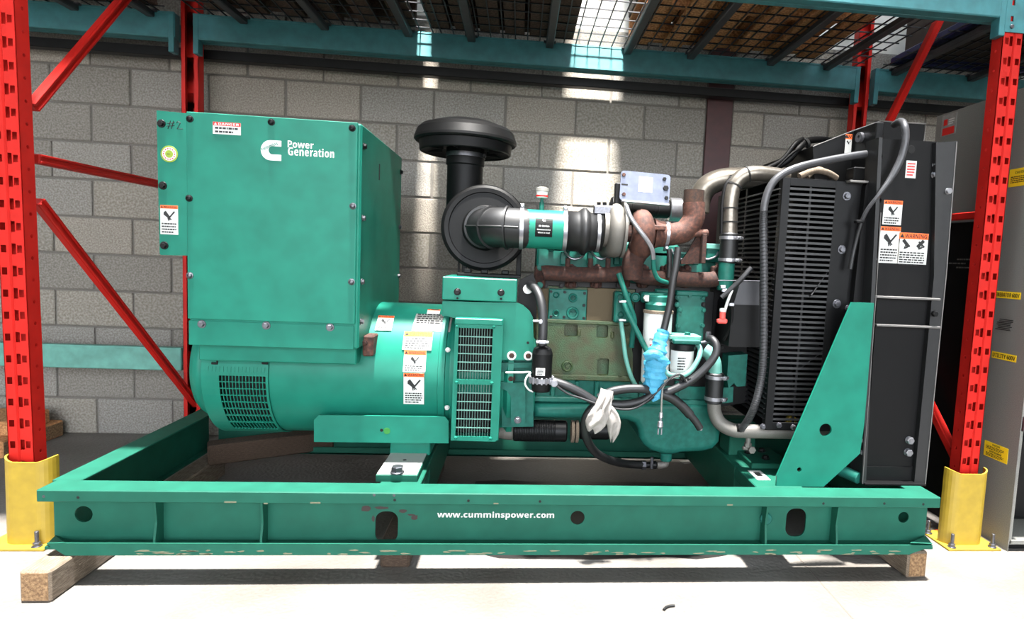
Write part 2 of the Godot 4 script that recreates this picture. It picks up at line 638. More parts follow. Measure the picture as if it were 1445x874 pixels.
# ---------------------------------------------------------------- scene
func _ready() -> void:
	rng.seed = 20240
	var cam := Camera3D.new()
	cam.name = "camera"
	cam.transform = Transform3D(Basis(AX, -AY, -AZ).orthonormalized(), EYE)
	cam.set_frustum(2.0 * 437.0 / FOCAL * 0.05, Vector2((722.5 - CENTRE_X) / FOCAL * 0.05, 0.0), 0.05, 60.0)
	add_child(cam)
	cam.current = true
	var we := WorldEnvironment.new()
	we.name = "environment"
	var e := Environment.new()
	e.background_mode = Environment.BG_SKY
	var sm := ProceduralSkyMaterial.new()   # bright overcast
	sm.sky_top_color = Color(.86, .90, .95)
	sm.sky_horizon_color = Color(.95, .96, .97)
	sm.ground_bottom_color = Color(.55, .54, .52)
	sm.ground_horizon_color = Color(.75, .74, .72)
	var sky := Sky.new()
	sky.sky_material = sm
	e.sky = sky
	e.background_energy_multiplier = SKY_ENERGY
	e.tonemap_mode = Environment.TONE_MAPPER_LINEAR
	e.tonemap_exposure = EXPOSURE
	e.sdfgi_enabled = true
	e.ssao_enabled = true
	e.ssil_enabled = true
	we.environment = e
	add_child(we)
	# the roof lights: an open hatch, and unseen spotlights added below glowing panes
	# high sun, falling almost straight down through the long roof hatch
	var sun := DirectionalLight3D.new()
	sun.name = "sun"
	sun.light_energy = SUN_ENERGY
	sun.light_color = Color(1.0, .99, .975)
	sun.light_angular_distance = 2.2
	sun.shadow_enabled = true
	sun.sky_mode = DirectionalLight3D.SKY_MODE_LIGHT_ONLY
	add_child(sun)
	sun.look_at_from_position(Vector3(2.4 + .1, 10.0, 2.0 + .5), Vector3(2.4, 0, 2.0), Vector3.FORWARD)
	for s in HATCH_AND_ADDED_SPOTS:
		if s[4] <= 0.0:
			continue
		var l := SpotLight3D.new()   # unseen spotlight added to throw light patches through the deck gaps
		l.name = "added_spot"
		l.light_energy = s[4]
		l.light_color = Color(1.0, .985, .96)
		l.light_size = s[2] / 2.0
		l.spot_angle = s[5]
		l.spot_angle_attenuation = 1.0
		l.spot_range = 40.0
		l.spot_attenuation = 2.0
		l.shadow_enabled = true
		add_child(l, true)
		l.look_at_from_position(Vector3(s[0], ROOF - 0.06, s[1]), s[6], Vector3.FORWARD)
	materials()
	build_shell()
	build_wall()
	build_rack()
	build_deck_loads()
	build_cabinets()
	build_timbers()
	build_generator()
	build_small_things()

const ROOF := 6.6
const SKY_ENERGY := 20.0
const EXPOSURE := 0.60
# x, z, length along x, width along z, energy
const SUN_ENERGY := 14.0
# roof lights: x, z, length along x, width along z, energy (0: an open hatch that the sun comes through; else an added unseen spotlight, with its cone and aim)
const HATCH_AND_ADDED_SPOTS := [[2.4, 2.1, 10.0, 1.5, 0.0], [2.45, 3.5, 0.7, 0.7, 1250.0, 12.0, Vector3(2.46, 1.75, .45)], [1.62, 3.5, 0.3, 0.3, 900.0, 4.0, Vector3(1.585, 2.1, .3)]]

func build_shell() -> void:
	var x0 := -5.0
	var x1 := 9.5
	var z1 := 9.6
	struct("floor", B().box(Vector3(x0, -0.2, -0.25), Vector3(x1, 0, z1 + 3.0)), M.floor)
	# saw-cut control joint in the slab in front of the right end of the skid
	var a := qy(1125, 785, 0.0)
	var b := qy(1203, 873, 0.0)
	var d := (b - a).normalized()
	var c := (a + b) / 2.0 + d * 0.3
	struct("trim_1", B().obox(Transform3D(Basis(d, Vector3.UP, d.cross(Vector3.UP)), c + Vector3(0, 0.0002, 0)), Vector3(1.6, .0012, .005)), mat(Color(.36, .33, .30), .9))
	struct("wall_left", B().box(Vector3(x0 - .2, 0, -.25), Vector3(x0, ROOF, z1)), M.siding)
	struct("wall_right", B().box(Vector3(x1, 0, -.25), Vector3(x1 + .2, ROOF, z1)), M.siding)
	# the front wall has the dock door the daylight comes in by
	var fw := B()
	fw.box(Vector3(x0, 0, z1), Vector3(-2.6, ROOF, z1 + .2))
	fw.box(Vector3(7.4, 0, z1), Vector3(x1, ROOF, z1 + .2))
	fw.box(Vector3(-2.6, 5.2, z1), Vector3(7.4, ROOF, z1 + .2))
	struct("wall_front", fw, M.siding)
	# roof with openings for the roof lights
	var xs := [x0 - .2, x1 + .2]
	var zs := [-.25, z1 + .2]
	for s in HATCH_AND_ADDED_SPOTS:
		xs.append_array([s[0] - s[2] / 2, s[0] + s[2] / 2])
		zs.append_array([s[1] - s[3] / 2, s[1] + s[3] / 2])
	xs.sort()
	zs.sort()
	var solid := func(i: int, j: int) -> bool:
		var mx: float = (xs[i] + xs[i + 1]) / 2
		var mz: float = (zs[j] + zs[j + 1]) / 2
		for s in HATCH_AND_ADDED_SPOTS:
			if absf(mx - s[0]) < s[2] / 2 and absf(mz - s[1]) < s[3] / 2:
				return false
		return true
	struct("ceiling", B().sheet(xs, zs, solid, func(u: float, v: float, w: int) -> Vector3: return Vector3(u, ROOF + .16 * w, v)), M.roof)
	for k in HATCH_AND_ADDED_SPOTS.size():
		var s = HATCH_AND_ADDED_SPOTS[k]
		if s[4] <= 0.0:
			continue
		struct("added_pane_%d" % k, B().box(Vector3(s[0] - s[2] / 2, ROOF, s[1] - s[3] / 2), Vector3(s[0] + s[2] / 2, ROOF + .03, s[1] + s[3] / 2)), M.added_glow)  # glowing pane added above each unseen spotlight

func build_wall() -> void:
	var top := 12
	var wall := struct("wall_back", B().box(Vector3(-5, 0, -.25), Vector3(9.5, top * .2, -.009)), M.mortar)
	var upper := struct("wall_upper", B().box(Vector3(-5, top * .2, -.25), Vector3(9.5, ROOF, -.03)), M.siding)
	upper.set_meta("kind", "structure")
	var c0 := 3.165
	var c1 := 3.317
	# steel column standing in the block wall
	var col := thing("steel_column", Vector3((c0 + c1) / 2, 0, 0), "dark maroon steel building column set flush into the block wall", "column")
	obj("flange", B().box(Vector3(c0, 0, .004), Vector3(c1, 2.6, .018), .002), M.maroon, col)
	obj("web", B().box(Vector3((c0 + c1) / 2 - .005, 0, -.008), Vector3((c0 + c1) / 2 + .005, 2.6, .004)), M.maroon, col)
	var cache := {}
	for row in top:
		var y0 := row * .2 + .005
		var y1 := row * .2 + .195
		if row == 0:
			y0 = 0.0
		var spans := []
		var x := -1.2 + (.2 if row % 2 == 0 else 0.0)
		while x < c0 - .03:
			spans.append([x + .005, minf(x + .395, c0 - .004)])
			x += .4
		spans.append([c1 + .008, (3.726 if row % 2 == 0 else 3.516) - .005])
		x = 3.726 if row % 2 == 0 else 3.516
		while x < 5.6:
			spans.append([x + .005, x + .395])
			x += .4
		for sp in spans:
			var w: float = sp[1] - sp[0]
			if w < .03:
				continue
			var key := "%d_%d" % [roundi(w * 1000), roundi((y1 - y0) * 1000)]
			if not cache.has(key):
				cache[key] = B().box(Vector3(-w / 2, -(y1 - y0) / 2, -.06), Vector3(w / 2, (y1 - y0) / 2, 0), .004).mesh()
			var o := MeshInstance3D.new()
			o.name = "block"
			o.mesh = cache[key]
			o.material_override = M.blocks[rng.randi() % M.blocks.size()]
			wall.add_child(o, true)
			o.position = Vector3((sp[0] + sp[1]) / 2 + rng.randf_range(-.0015, .0015), (y0 + y1) / 2, rng.randf_range(-.002, .002))

# ---------------------------------------------------------------- pallet rack
const PITCH := 0.0762

func front_post(parent: Node, xl: float, zf: float, zb: float, first: float, mirrored: bool, lean := 0.0) -> void:
	# roll-formed post: slotted face with a groove, and side flanges with round bolt holes
	var w := .083
	var top := 2.62
	var n0 := -int(first / PITCH) + 1
	var rows := []
	var k := n0
	while first + k * PITCH < top - .05:
		if first + k * PITCH > .06:
			rows.append(first + k * PITCH)
		k += 1
	var cols := [[.015, .0085, .0125], [.0475, .0065, .0185], [.0655, .0075, .0125]] # centre, half width, half height
	var us := [0.0, .031, .036, .041, w]
	for c in cols:
		us.append_array([c[0] - c[1], c[0] + c[1]])
	us.sort()
	var vs := [0.0, top]
	for r in rows:
		vs.append_array([r - .0185, r - .0125, r + .0125, r + .0185])
	vs.sort()
	var solid := func(i: int, j: int) -> bool:
		var u: float = (us[i] + us[i + 1]) / 2
		var v: float = (vs[j] + vs[j + 1]) / 2
		for c in cols:
			if absf(u - c[0]) < c[1]:
				var t: float = fposmod(v - first + PITCH / 2, PITCH) - PITCH / 2
				if absf(t) < c[2] and v > rows[0] - .02:
					return false
		return true
	var place := func(u: float, v: float, inner: int) -> Vector3:
		var dip := .006 if u > .0335 and u < .0385 else 0.0
		return Vector3(xl + (w - u if mirrored else u), v, zf - dip - .0025 * inner)
	var face := B().sheet(us, vs, solid, place)
	# sides
	for s in 2:
		var xx := xl if s == 0 else xl + w
		var inward := .0025 if s == 0 else -.0025
		var zc := (zf + zb) / 2 - .004
		var zs := [zb, zc - .0062, zc - .0035, zc + .0035, zc + .0062, zf]
		var ys := [0.0, top]
		for r in rows:
			for e in [-.0062, -.0035, .0035, .0062]:
				ys.append(r + PITCH * .6 + e)
		ys.sort()
		var open := func(i: int, j: int) -> bool:
			var z: float = absf((zs[i] + zs[i + 1]) / 2 - zc)
			var v: float = (ys[j] + ys[j + 1]) / 2
			var t: float = absf(fposmod(v - first - PITCH * .6 + PITCH / 2, PITCH) - PITCH / 2)
			return not (z < .0062 and t < .0062 and not (z > .0035 and t > .0035) and v > rows[0])
		face.sheet(zs, ys, open, func(u: float, v: float, inner: int) -> Vector3: return Vector3(xx + inward * inner, v, u))
	# returns at the back edge
	face.box(Vector3(xl, 0, zb - .0025), Vector3(xl + .036, top, zb))
	face.box(Vector3(xl + w - .036, 0, zb - .0025), Vector3(xl + w, top, zb))
	var o := obj("front_post", face, M.red, parent)
	if lean != 0.0:
		# the post has been knocked a little out of plumb
		var foot := Vector3(xl + w / 2, .05, (zf + zb) / 2)
		var t := Transform3D(Basis(), foot) * Transform3D(Basis(FW, lean), Vector3.ZERO) * Transform3D(Basis(), -foot)
		o.transform = Transform3D(Basis(), -parent.position) * t

func rear_post(parent: Node, xl: float, zf: float) -> void:
	var w := .083
	var top := 2.62
	var zb := zf - .055
	var s := B()
	s.box(Vector3(xl, 0, zb), Vector3(xl + .0025, top, zf))
	s.box(Vector3(xl + w - .0025, 0, zb), Vector3(xl + w, top, zf))
	s.box(Vector3(xl, 0, zf - .0025), Vector3(xl + .019, top, zf))
	s.box(Vector3(xl + w - .019, 0, zf - .0025), Vector3(xl + w, top, zf))
	var ys := [0.0, top]
	var y := .12
	while y < top - .05:
		ys.append_array([y - .012, y + .012])
		y += PITCH
	var xs := [xl, xl + w / 2 - .008, xl + w / 2 + .008, xl + w]
	s.sheet(xs, ys, func(i: int, j: int) -> bool: return not (i == 1 and j % 2 == 1), func(u: float, v: float, inner: int) -> Vector3: return Vector3(u, v, zb + .0025 - .0025 * inner))
	obj("rear_post", s, M.red, parent)

func brace(parent: Node, a: Vector3, b: Vector3, wide := .036) -> void:
	var d := (b - a).normalized()
	var side := Vector3.RIGHT
	var bas := Basis(side, d.cross(side).normalized(), d)
	var s := B()
	# lipped channel
	s.obox(Transform3D(bas, (a + b) / 2), Vector3(.028, wide, a.distance_to(b)), .004)
	s.obox(Transform3D(bas, (a + b) / 2 + Vector3(.016, 0, 0) + bas.y * wide * .32), Vector3(.008, wide * .28, a.distance_to(b)), .002)
	s.obox(Transform3D(bas, (a + b) / 2 + Vector3(.016, 0, 0) - bas.y * wide * .32), Vector3(.008, wide * .28, a.distance_to(b)), .002)
	obj("brace", s, M.red, parent)

func post_guard(label: String, x0: float, x1: float, plate: Array, anchors: Array, group: String) -> void:
	var zf := 1.338
	var zb := 1.292
	var o := thing("post_protector", Vector3((x0 + x1) / 2, 0, (zf + zb) / 2), label, "post guard", group)
	var plan := PackedVector2Array()
	var r := .045
	plan.append(Vector2(x0, zb))
	for k in 7:
		var a := PI - PI / 2 * k / 6
		plan.append(Vector2(x0 + r + cos(a) * r, zf - r + sin(a) * r))
	for k in 7:
		var a := PI / 2 - PI / 2 * k / 6
		plan.append(Vector2(x1 - r + cos(a) * r, zf - r + sin(a) * r))
	plan.append(Vector2(x1, zb))
	var s := B()
	var th := .006
	for i in plan.size() - 1:
		var a := plan[i]
		var b := plan[i + 1]
		var na := Vector2(b.y - a.y, a.x - b.x).normalized() * -1.0
		var ha := .318 - .02 * sin(clampf((a.x - x0) / (x1 - x0), 0, 1) * PI)
		var hb := .318 - .02 * sin(clampf((b.x - x0) / (x1 - x0), 0, 1) * PI)
		var n3 := Vector3(na.x, 0, na.y)
		var A := Vector3(a.x, .006, a.y)
		var Bp := Vector3(b.x, .006, b.y)
		var At := Vector3(a.x, ha, a.y)
		var Bt := Vector3(b.x, hb, b.y)
		s.quad(A, Bp, Bt, At, n3)
		s.quad(A - n3 * th, Bp - n3 * th, Bt - n3 * th, At - n3 * th, -n3)
		s.quad(At, Bt, Bt - n3 * th, At - n3 * th, Vector3.UP)
	obj("shield", s, M.yellow, o)
	obj("base_plate", B().box(Vector3(plate[0], 0, plate[2]), Vector3(plate[1], .008, plate[3]), .001), M.yellow, o)
	for a in anchors:
		var p := Vector3(a[0], .008, a[1])
		var t := B().drum(p, p + Vector3(0, .004, 0), .016, .001, 14)
		t.hexnut(p + Vector3(0, .004, 0), Vector3.UP, .012, .012)
		t.drum(p, p + Vector3(0, .055, 0), .0065, .001, 10)
		obj("anchor_bolt", t, M.steel, o)

func beam(called: String, x0: float, x1: float, y0: float, y1: float, z0: float, z1: float, m: Material, label: String, group := "", step := true) -> Node3D:
	var o := thing(called, Vector3((x0 + x1) / 2, y0, (z0 + z1) / 2), label, "rack beam", group)
	var s := B().box(Vector3(x0, y0, z0), Vector3(x1, y1, z1), .004)
	if step:
		s.box(Vector3(x0, y0, z0 - .03), Vector3(x1, y1 - .04, z0), .003)
		s.box(Vector3(x0, y1 - .008, z1 - .004), Vector3(x1, y1 + .002, z1 + .003), .001)
	obj("beam", s, m, o)
	return o

func build_rack() -> void:
	var bolt_m: Material = M.steel
	# left upright frame
	var L := thing("rack_upright_frame", Vector3(.4, 0, .72), "red pallet rack upright frame at the left, by the generator's electrical box", "rack frame")
	front_post(L, .356, 1.30, 1.245, 1.8014, false, .0135)
	rear_post(L, .363, .2)
	brace(L, qx(44, 152, .39) + Vector3(0, 0, .0), Vector3(.39, 2.62, .24))
	brace(L, qx(50, 224, .39), qx(222, 260, .39) + Vector3(0, .0, -.25))
	brace(L, qx(52, 284, .39), qx(277, 572, .39))
	for zz in [[1.21, 1.31], [.13, .22]]:
		obj("foot_plate", B().box(Vector3(.34, 0, zz[0]), Vector3(.46, .006, zz[1]), .001), M.red, L)
	# right upright frame
	var R := thing("rack_upright_frame", Vector3(3.99, 0, .72), "red pallet rack upright frame at the right, between radiator and grey cabinet", "rack frame")
	front_post(R, 3.945, 1.28, 1.225, 2.0144, true)
	rear_post(R, 3.954, .2)
	brace(R, Vector3(3.985, 1.72, .37), qx(1334, 8, 3.985) + Vector3(0, .24, .2))
	brace(R, Vector3(3.985, 1.35, .2), Vector3(3.985, 1.35, 1.23), .03)
	brace(R, qx(1345, 650, 3.985) + Vector3(0, -.02, .05), Vector3(3.985, 1.28, .2))
	for zz in [[1.19, 1.29], [.13, .22]]:
		obj("foot_plate", B().box(Vector3(3.93, 0, zz[0]), Vector3(4.05, .006, zz[1]), .001), M.red, R)
	post_guard("yellow steel post protector around the foot of the left rack post", .345, .512, [.30, .512, 1.2, 1.372], [[.475, 1.352], [.33, 1.355]], "rack post protectors")
	post_guard("yellow steel post protector around the foot of the right rack post, beside the grey cabinet", 3.868, 4.045, [3.858, 4.085, 1.2, 1.374], [[3.885, 1.355], [4.06, 1.355], [3.872, 1.23]], "rack post protectors")
	# beams
	var g := "teal pallet rack beams"
	var b0 := beam("rack_beam", .45, 3.95, 2.10, 2.222, .2, .25, M.teal, "long teal rack beam against the block wall, above the generator", g)
	var b1 := beam("rack_beam", -2.2, .36, 2.10, 2.222, .2, .25, M.teal, "teal rack beam at the top left, beyond the left red upright", g)
	var b2 := beam("rack_beam", 4.04, 6.4, 2.10, 2.222, .2, .25, M.teal, "teal rack beam at the top right, above the grey cabinet", g)
	beam("rack_beam", -2.2, .352, .407, .528, .15, .2, M.teal_pale, "pale teal rack beam low on the wall, at the left", g)
	var b3 := beam("rack_beam", .44, 3.945, 2.098, 2.222, 1.235, 1.285, M.teal, "teal front rack beam overhead, meeting the right red post", g)
	beam("rack_beam", 4.03, 6.4, 2.098, 2.222, 1.235, 1.285, M.teal, "teal front rack beam of the next bay, right of the right red post", g)
	for e in [[b0, .446, .25], [b0, 3.925, .25], [b1, .33, .25], [b2, 4.037, .25], [b3, 3.92, 1.285]]:
		var s := B().box(Vector3(e[1], 2.03, e[2] - .045), Vector3(e[1] + .026, 2.225, e[2] + .002), .002)
		obj("end_connector", s, M.teal, e[0])
	# connector plates wrapped on the face of the right front post, with keyholes and a pin
	var s2 := B().sheet([3.942, 3.963, 3.975, 4.036], [2.045, 2.085, 2.105, 2.145, 2.165, 2.20, 2.225], func(i: int, j: int) -> bool: return not (i == 1 and j % 2 == 1), func(u: float, v: float, w: int) -> Vector3: return Vector3(u, v, 1.288 - .004 * w))
	obj("end_connector", s2, M.teal, b3)
	obj("safety_pin", B().drum(Vector3(3.969, 2.065, 1.288), Vector3(3.969, 2.065, 1.294), .008, .001, 12), M.steel, b3)
	# dark ledger bar behind the rear beam
	var lb := thing("ledger_bar", Vector3(2, 2.04, .1), "black steel bar running along the wall just below the teal rack beam", "steel bar")
	obj("bar", B().box(Vector3(-2, 2.045, .06), Vector3(6.0, 2.093, .12), .003), M.black_metal, lb)
	# wire decks
	var chan := [[.46, 1.635, [.69, 1.083, 1.5]], [1.645, 2.80, [1.82, 2.226, 2.64]], [2.81, 3.94, [2.985, 3.43, 3.75]], [4.05, 5.2, [4.147, 4.6, 5.05]], [-.75, .34, [-.5, -.1, .25]]]
	var says := ["wire mesh rack deck over the electrical box, left bay half", "wire mesh rack deck in the middle, over the rain cap and open gap", "wire mesh rack deck over the engine and radiator", "wire mesh rack deck of the next bay, right of the right upright", "wire mesh rack deck of the next bay, left of the left upright"]
	for k in chan.size():
		var c = chan[k]
		var o := thing("wire_deck", Vector3((c[0] + c[1]) / 2, 2.2, .75), says[k], "wire deck", "wire decks on the rack")
		for x in c[2]:
			var s := B()
			s.box(Vector3(x - .02, 2.19, .252), Vector3(x + .02, 2.22, 1.233), .004)
			s.box(Vector3(x - .032, 2.215, .22), Vector3(x + .032, 2.226, .27), .002)
			obj("support_channel", s, M.channel, o)
		var w := B()
		var x: float = c[0] + .02
		while x < c[1]:
			w.box(Vector3(x - .0027, 2.2225, .21), Vector3(x + .0027, 2.2275, 1.29))
			x += .0635
		var z := .3
		while z < 1.25:
			w.box(Vector3(c[0], 2.2275, z - .0027), Vector3(c[1], 2.2325, z + .0027))
			z += .1016
		tag(obj("wire_mesh", w, M.wire, o), "", "", "", "stuff")

func pallet(x0: float, x1: float, m: Material, label: String) -> void:
	var o := thing("wooden_pallet", Vector3((x0 + x1) / 2, 2.234, .75), label, "pallet", "wooden pallets on the rack")
	var y := 2.2335
	for k in 6:
		var x := x0 + (x1 - x0 - .1) * k / 5
		obj("bottom_board", B().box(Vector3(x, y, .28), Vector3(x + .1, y + .018, 1.21), .002), m, o)
	for z in [.285, .72, 1.165]:
		obj("stringer", B().box(Vector3(x0, y + .018, z), Vector3(x1, y + .108, z + .04), .002), m, o)
	for k in 9:
		var x := x0 + (x1 - x0 - .1) * k / 8
		obj("top_board", B().box(Vector3(x, y + .108, .28), Vector3(x + .1, y + .126, 1.21), .002), m, o)

func build_deck_loads() -> void:
	var P := "wooden pallet on the wire deck, "
	pallet(.55, 1.545, M.pallet_dark, "dark " + P + "above the electrical box")
	pallet(1.615, 2.345, M.pallet_dark, "dark " + P + "left of the bright gap")
	pallet(2.635, 3.66, M.pallet, "lighter brown " + P + "right of the bright gap, above the engine")
	pallet(-.72, .30, M.pallet_dark, "dark wooden pallet on the wire deck at the far top left, past the left upright")
	var k := 0
	for c in [[.52, 1.55, 3.2], [1.612, 2.35, 3.0], [2.63, 3.68, 3.1], [-.74, .32, 3.1]]:
		var o := thing("load_box", Vector3((c[0] + c[1]) / 2, 2.36, .75), ["dark carton load on the left pallet over the electrical box", "dark carton load on the pallet left of the bright gap", "dark carton load on the pallet right of the bright gap", "dark carton load on the far left pallet, past the left upright"][k], "carton", "cartons on the rack pallets")
		obj("carton", B().box(Vector3(c[0], 2.3605, .29), Vector3(c[1], c[2], 1.2), .006), M.carton, o)
		obj("strap", B().box(Vector3(c[0] + .3, 2.3602, .287), Vector3(c[0] + .33, c[2] + .002, 1.203), .001), M.black, o)
		k += 1
	# crate with a blue rim on the next bay's deck
	var o2 := thing("storage_crate", Vector3(4.6, 2.234, .7), "dark crate with a blue rim on the deck at the top right", "crate")
	obj("crate_body", B().box(Vector3(4.16, 2.27, .3), Vector3(5.1, 3.1, .95), .01), M.carton, o2)
	var s := B()
	s.box(Vector3(4.1, 2.234, .28), Vector3(5.16, 2.275, .33), .006)
	s.box(Vector3(4.1, 2.234, .92), Vector3(5.16, 2.275, .97), .006)
	s.box(Vector3(4.1, 2.234, .33), Vector3(4.16, 2.275, .92), .006)
	obj("rim", s, M.blue, o2)

func build_cabinets() -> void:
	var xs := 4.112
	var o := thing("grey_cabinet", Vector3(4.6, 0, 1.0), "tall grey electrical switchgear cabinet with yellow labels, right of the right rack post", "cabinet")
	obj("body", B().box(Vector3(xs, .62, .7), Vector3(5.1, 1.862, 1.355), .004), M.grey_paint, o)
	obj("door", B().box(Vector3(xs, .62, 1.356), Vector3(5.1, 1.87, 1.376), .004), M.grey_paint, o)
	obj("side_panel", B().box(Vector3(xs - .003, .0, .7), Vector3(xs, 1.866, 1.377), .001), M.grey_paint, o)
	# the lower compartment stands open at the front
	var lowc := B().box(Vector3(xs, .03, .7), Vector3(xs + .012, .62, 1.376), .002)
	lowc.box(Vector3(5.088, .03, .7), Vector3(5.1, .62, 1.376), .002).box(Vector3(xs, .03, .7), Vector3(5.1, .62, .712)).box(Vector3(xs, .03, .7), Vector3(5.1, .045, 1.376))
	obj("lower_casing", lowc, M.grey_paint, o)
	obj("transformer", B().box(Vector3(4.2, .05, .85), Vector3(4.55, .42, 1.2), .02).drum(Vector3(4.28, .42, 1.02), Vector3(4.28, .5, 1.02), .03, .006).drum(Vector3(4.45, .42, 1.02), Vector3(4.45, .5, 1.02), .03, .006), M.black_metal, o)
	var pn := thing("black_panel", Vector3(4.075, 0, .95), "black equipment panel with pale stencilled print, leaning on the grey cabinet behind the radiator", "panel")
	obj("panel", B().box(Vector3(4.05, 0, .66), Vector3(4.1, 1.335, 1.16), .004), M.black, pn)
	obj("plinth", B().box(Vector3(xs + .01, 0, .71), Vector3(5.09, .03, 1.35)), M.black, o)
	var U := Vector3(0, 0, 1)
	var V := Vector3.UP
	# yellow strip and sticker labels on the side
	var place := func(x: float, y: float) -> Vector3: return qx(x, y, xs - .004)
	var strips := [["GENERATOR 600V", 1400, 410, 1440, 423], ["UTILITY 600V", 1399, 497, 1434, 510]]
	for t in strips:
		var c: Vector3 = place.call((t[1] + t[3]) / 2.0, (t[2] + t[4]) / 2.0)
		var w: float = absf(place.call(t[3], (t[2] + t[4]) / 2.0).z - place.call(t[1], (t[2] + t[4]) / 2.0).z)
		var h: float = .028
		var st := obj("label_strip", B().box(c - Vector3(.0006, h / 2, w / 2), c + Vector3(.0006, h / 2, w / 2)), M.caution, o)
		text(st, "lettering", t[0], c - Vector3(.001, 0, 0), U, V, w * .92, h * .6, M.ink)
	var c1: Vector3 = place.call(1405, 638)
	var w1 := .125
	var st1 := obj("caution_sticker", B().box(c1 - Vector3(.0006, .032, w1 / 2), c1 + Vector3(.0006, .032, w1 / 2)), M.caution, o)
	text(st1, "lettering", "CAUTION", c1 - Vector3(.001, -.024, 0), U, V, .04, .008, M.ink)
	text(st1, "lettering", "AVERTISSEMENT", c1 - Vector3(.001, .006, 0), U, V, .065, .008, M.ink)
	var fp := fine_print(B(), c1 - Vector3(.001, -.009, 0), U, V, .1, .016, 3)
	fine_print(fp, c1 - Vector3(.001, .02, 0), U, V, .1, .016, 3)
	obj("fine_print", fp, M.ink, st1)
	var c2: Vector3 = place.call(1438, 250)
	var st2 := obj("caution_sticker", B().box(c2 - Vector3(.0006, .036, .05), c2 + Vector3(.0006, .036, .07)), M.caution, o)
	text(st2, "lettering", "CAUTION", c2 - Vector3(.001, -.02, -.01), U, V, .06, .01, M.ink)
	obj("fine_print", fine_print(B(), c2 - Vector3(.001, .008, -.01), U, V, .1, .03, 4), M.ink, st2)
	# crossed-out marker scribble
	var sc := B()
	var c3: Vector3 = place.call(1417, 458)
	for k in 7:
		sc.box(c3 + Vector3(-.0008, -.024 + k * .007, -.035 + rng.randf_range(-.01, .01)), c3 + Vector3(.0008, -.021 + k * .007, .035 + rng.randf_range(-.01, .01)))
	obj("marker_scribble", sc, M.ink, o)
	var c4: Vector3 = place.call(1339, 176)
	var st3 := obj("maker_plate", B().box(c4 - Vector3(.0008, .05, .05), c4 + Vector3(.0008, .05, .05)), M.grey_tag, o)
	obj("red_panel", B().box(c4 - Vector3(.0012, .046, .04), c4 + Vector3(.0006, -.012, .04)), M.signal_red, st3)
	obj("red_panel", B().box(c4 + Vector3(-.0012, .0, -.035), c4 + Vector3(.0006, .028, -.01)), M.signal_red, st3)
	obj("fine_print", fine_print(B(), c4 - Vector3(.0012, -.013, -.018), U, V, .04, .03, 3), M.label, st3)
	# stamped print low on the side, in the shade of the radiator
	var c5: Vector3 = qx(1357, 372, 4.0492)
	var stp := B()
	for r in 3:
		fine_print(stp, c5 + Vector3(-.0008, .018 - r * .018, (-.02 if r == 1 else .02)), U, V, .16 if r == 1 else .1, .012, 1)
	obj("stencilled_print", stp, mat(Color(.38, .37, .35), .6), pn)
	# hinge and red warning strip on the front edge
	var hp := qx(1441, 598, xs)
	hp.z = 1.37
	obj("hinge", B().box(hp + Vector3(.0, -.03, 0), hp + Vector3(.05, .03, .02), .003), M.steel, o)
	obj("warning_strip", B().box(Vector3(xs + .008, .72, 1.376), Vector3(xs + .06, 1.02, 1.378)), M.signal_red, o)

func timber(label: String, a: Vector3, b: Vector3, w: float, h: float, m: Material, group := "") -> void:
	var d := (b - a).normalized()
	var up := Vector3.UP
	var side := up.cross(d).normalized()
	var c := (a + b) / 2
	var o := thing("wood_block", Vector3(c.x, minf(a.y, b.y), c.z), label, "timber", group)
	obj("timber", B().obox(Transform3D(Basis(side, d.cross(side), d), c + Vector3(0, h / 2, 0)), Vector3(w, h, a.distance_to(b)), .006), m, o)
	for e in 2:
		var p := (a if e == 0 else b) + Vector3(0, h / 2, 0)
		obj("end_grain", B().obox(Transform3D(Basis(side, d.cross(side), d), p), Vector3(w - .014, h - .014, .003), .001), M.timber_dark if m == M.timber_dark else M.timber, o)

func build_timbers() -> void:
	var g := "timbers carrying the skid"
	# skid's lower flange is at y .10
	timber("weathered square timber under the front left corner of the green skid", Vector3(.717, 0, 1.69), Vector3(.722, 0, .62), .088, .0985, M.timber_grey, g)
	timber("wood block under the middle of the skid's front rail, in shadow", Vector3(1.722, 0, 1.492), Vector3(1.722, 0, .5), .1, .0985, M.timber_dark, g)  # dark timber colour carries the shade under the rail
	timber("short wood block under the front right corner of the green skid", Vector3(3.583, 0, 1.575), Vector3(3.52, 0, .5), .078, .0985, M.timber_grey, g)
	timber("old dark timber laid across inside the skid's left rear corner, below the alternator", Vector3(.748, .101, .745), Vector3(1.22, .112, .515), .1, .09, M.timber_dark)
	timber("brown timber on the floor behind the left post, lower of two", Vector3(-1.4, 0, .24), Vector3(-.345, 0, .24), .4, .085, M.pallet)
	var c := Vector3(-.9, .087, .2)
	var o := thing("wood_block", Vector3(-.9, .087, .2), "brown timber on the floor behind the left post, upper of two", "timber")
	obj("timber", B().box(Vector3(-1.4, .086, .1), Vector3(-.37, .16, .36), .006), M.pallet, o)

# ---------------------------------------------------------------- the generating set
var G: Node3D
const UP3 := Vector3(0, 1, 0)
const RT := Vector3(1, 0, 0)
const FW := Vector3(0, 0, 1)

func build_generator() -> void:
	G = thing("diesel_generator", Vector3(2.14, .1, 1.05), "green diesel generator on a steel skid with electrical box, engine and black radiator", "generator")
	skid()
	control_box()
	alternator()
	flywheel_end()
	air_intake()
	engine_block()
	turbo()
	filters()
	radiator()
	cooling_pipes()
	hoses()

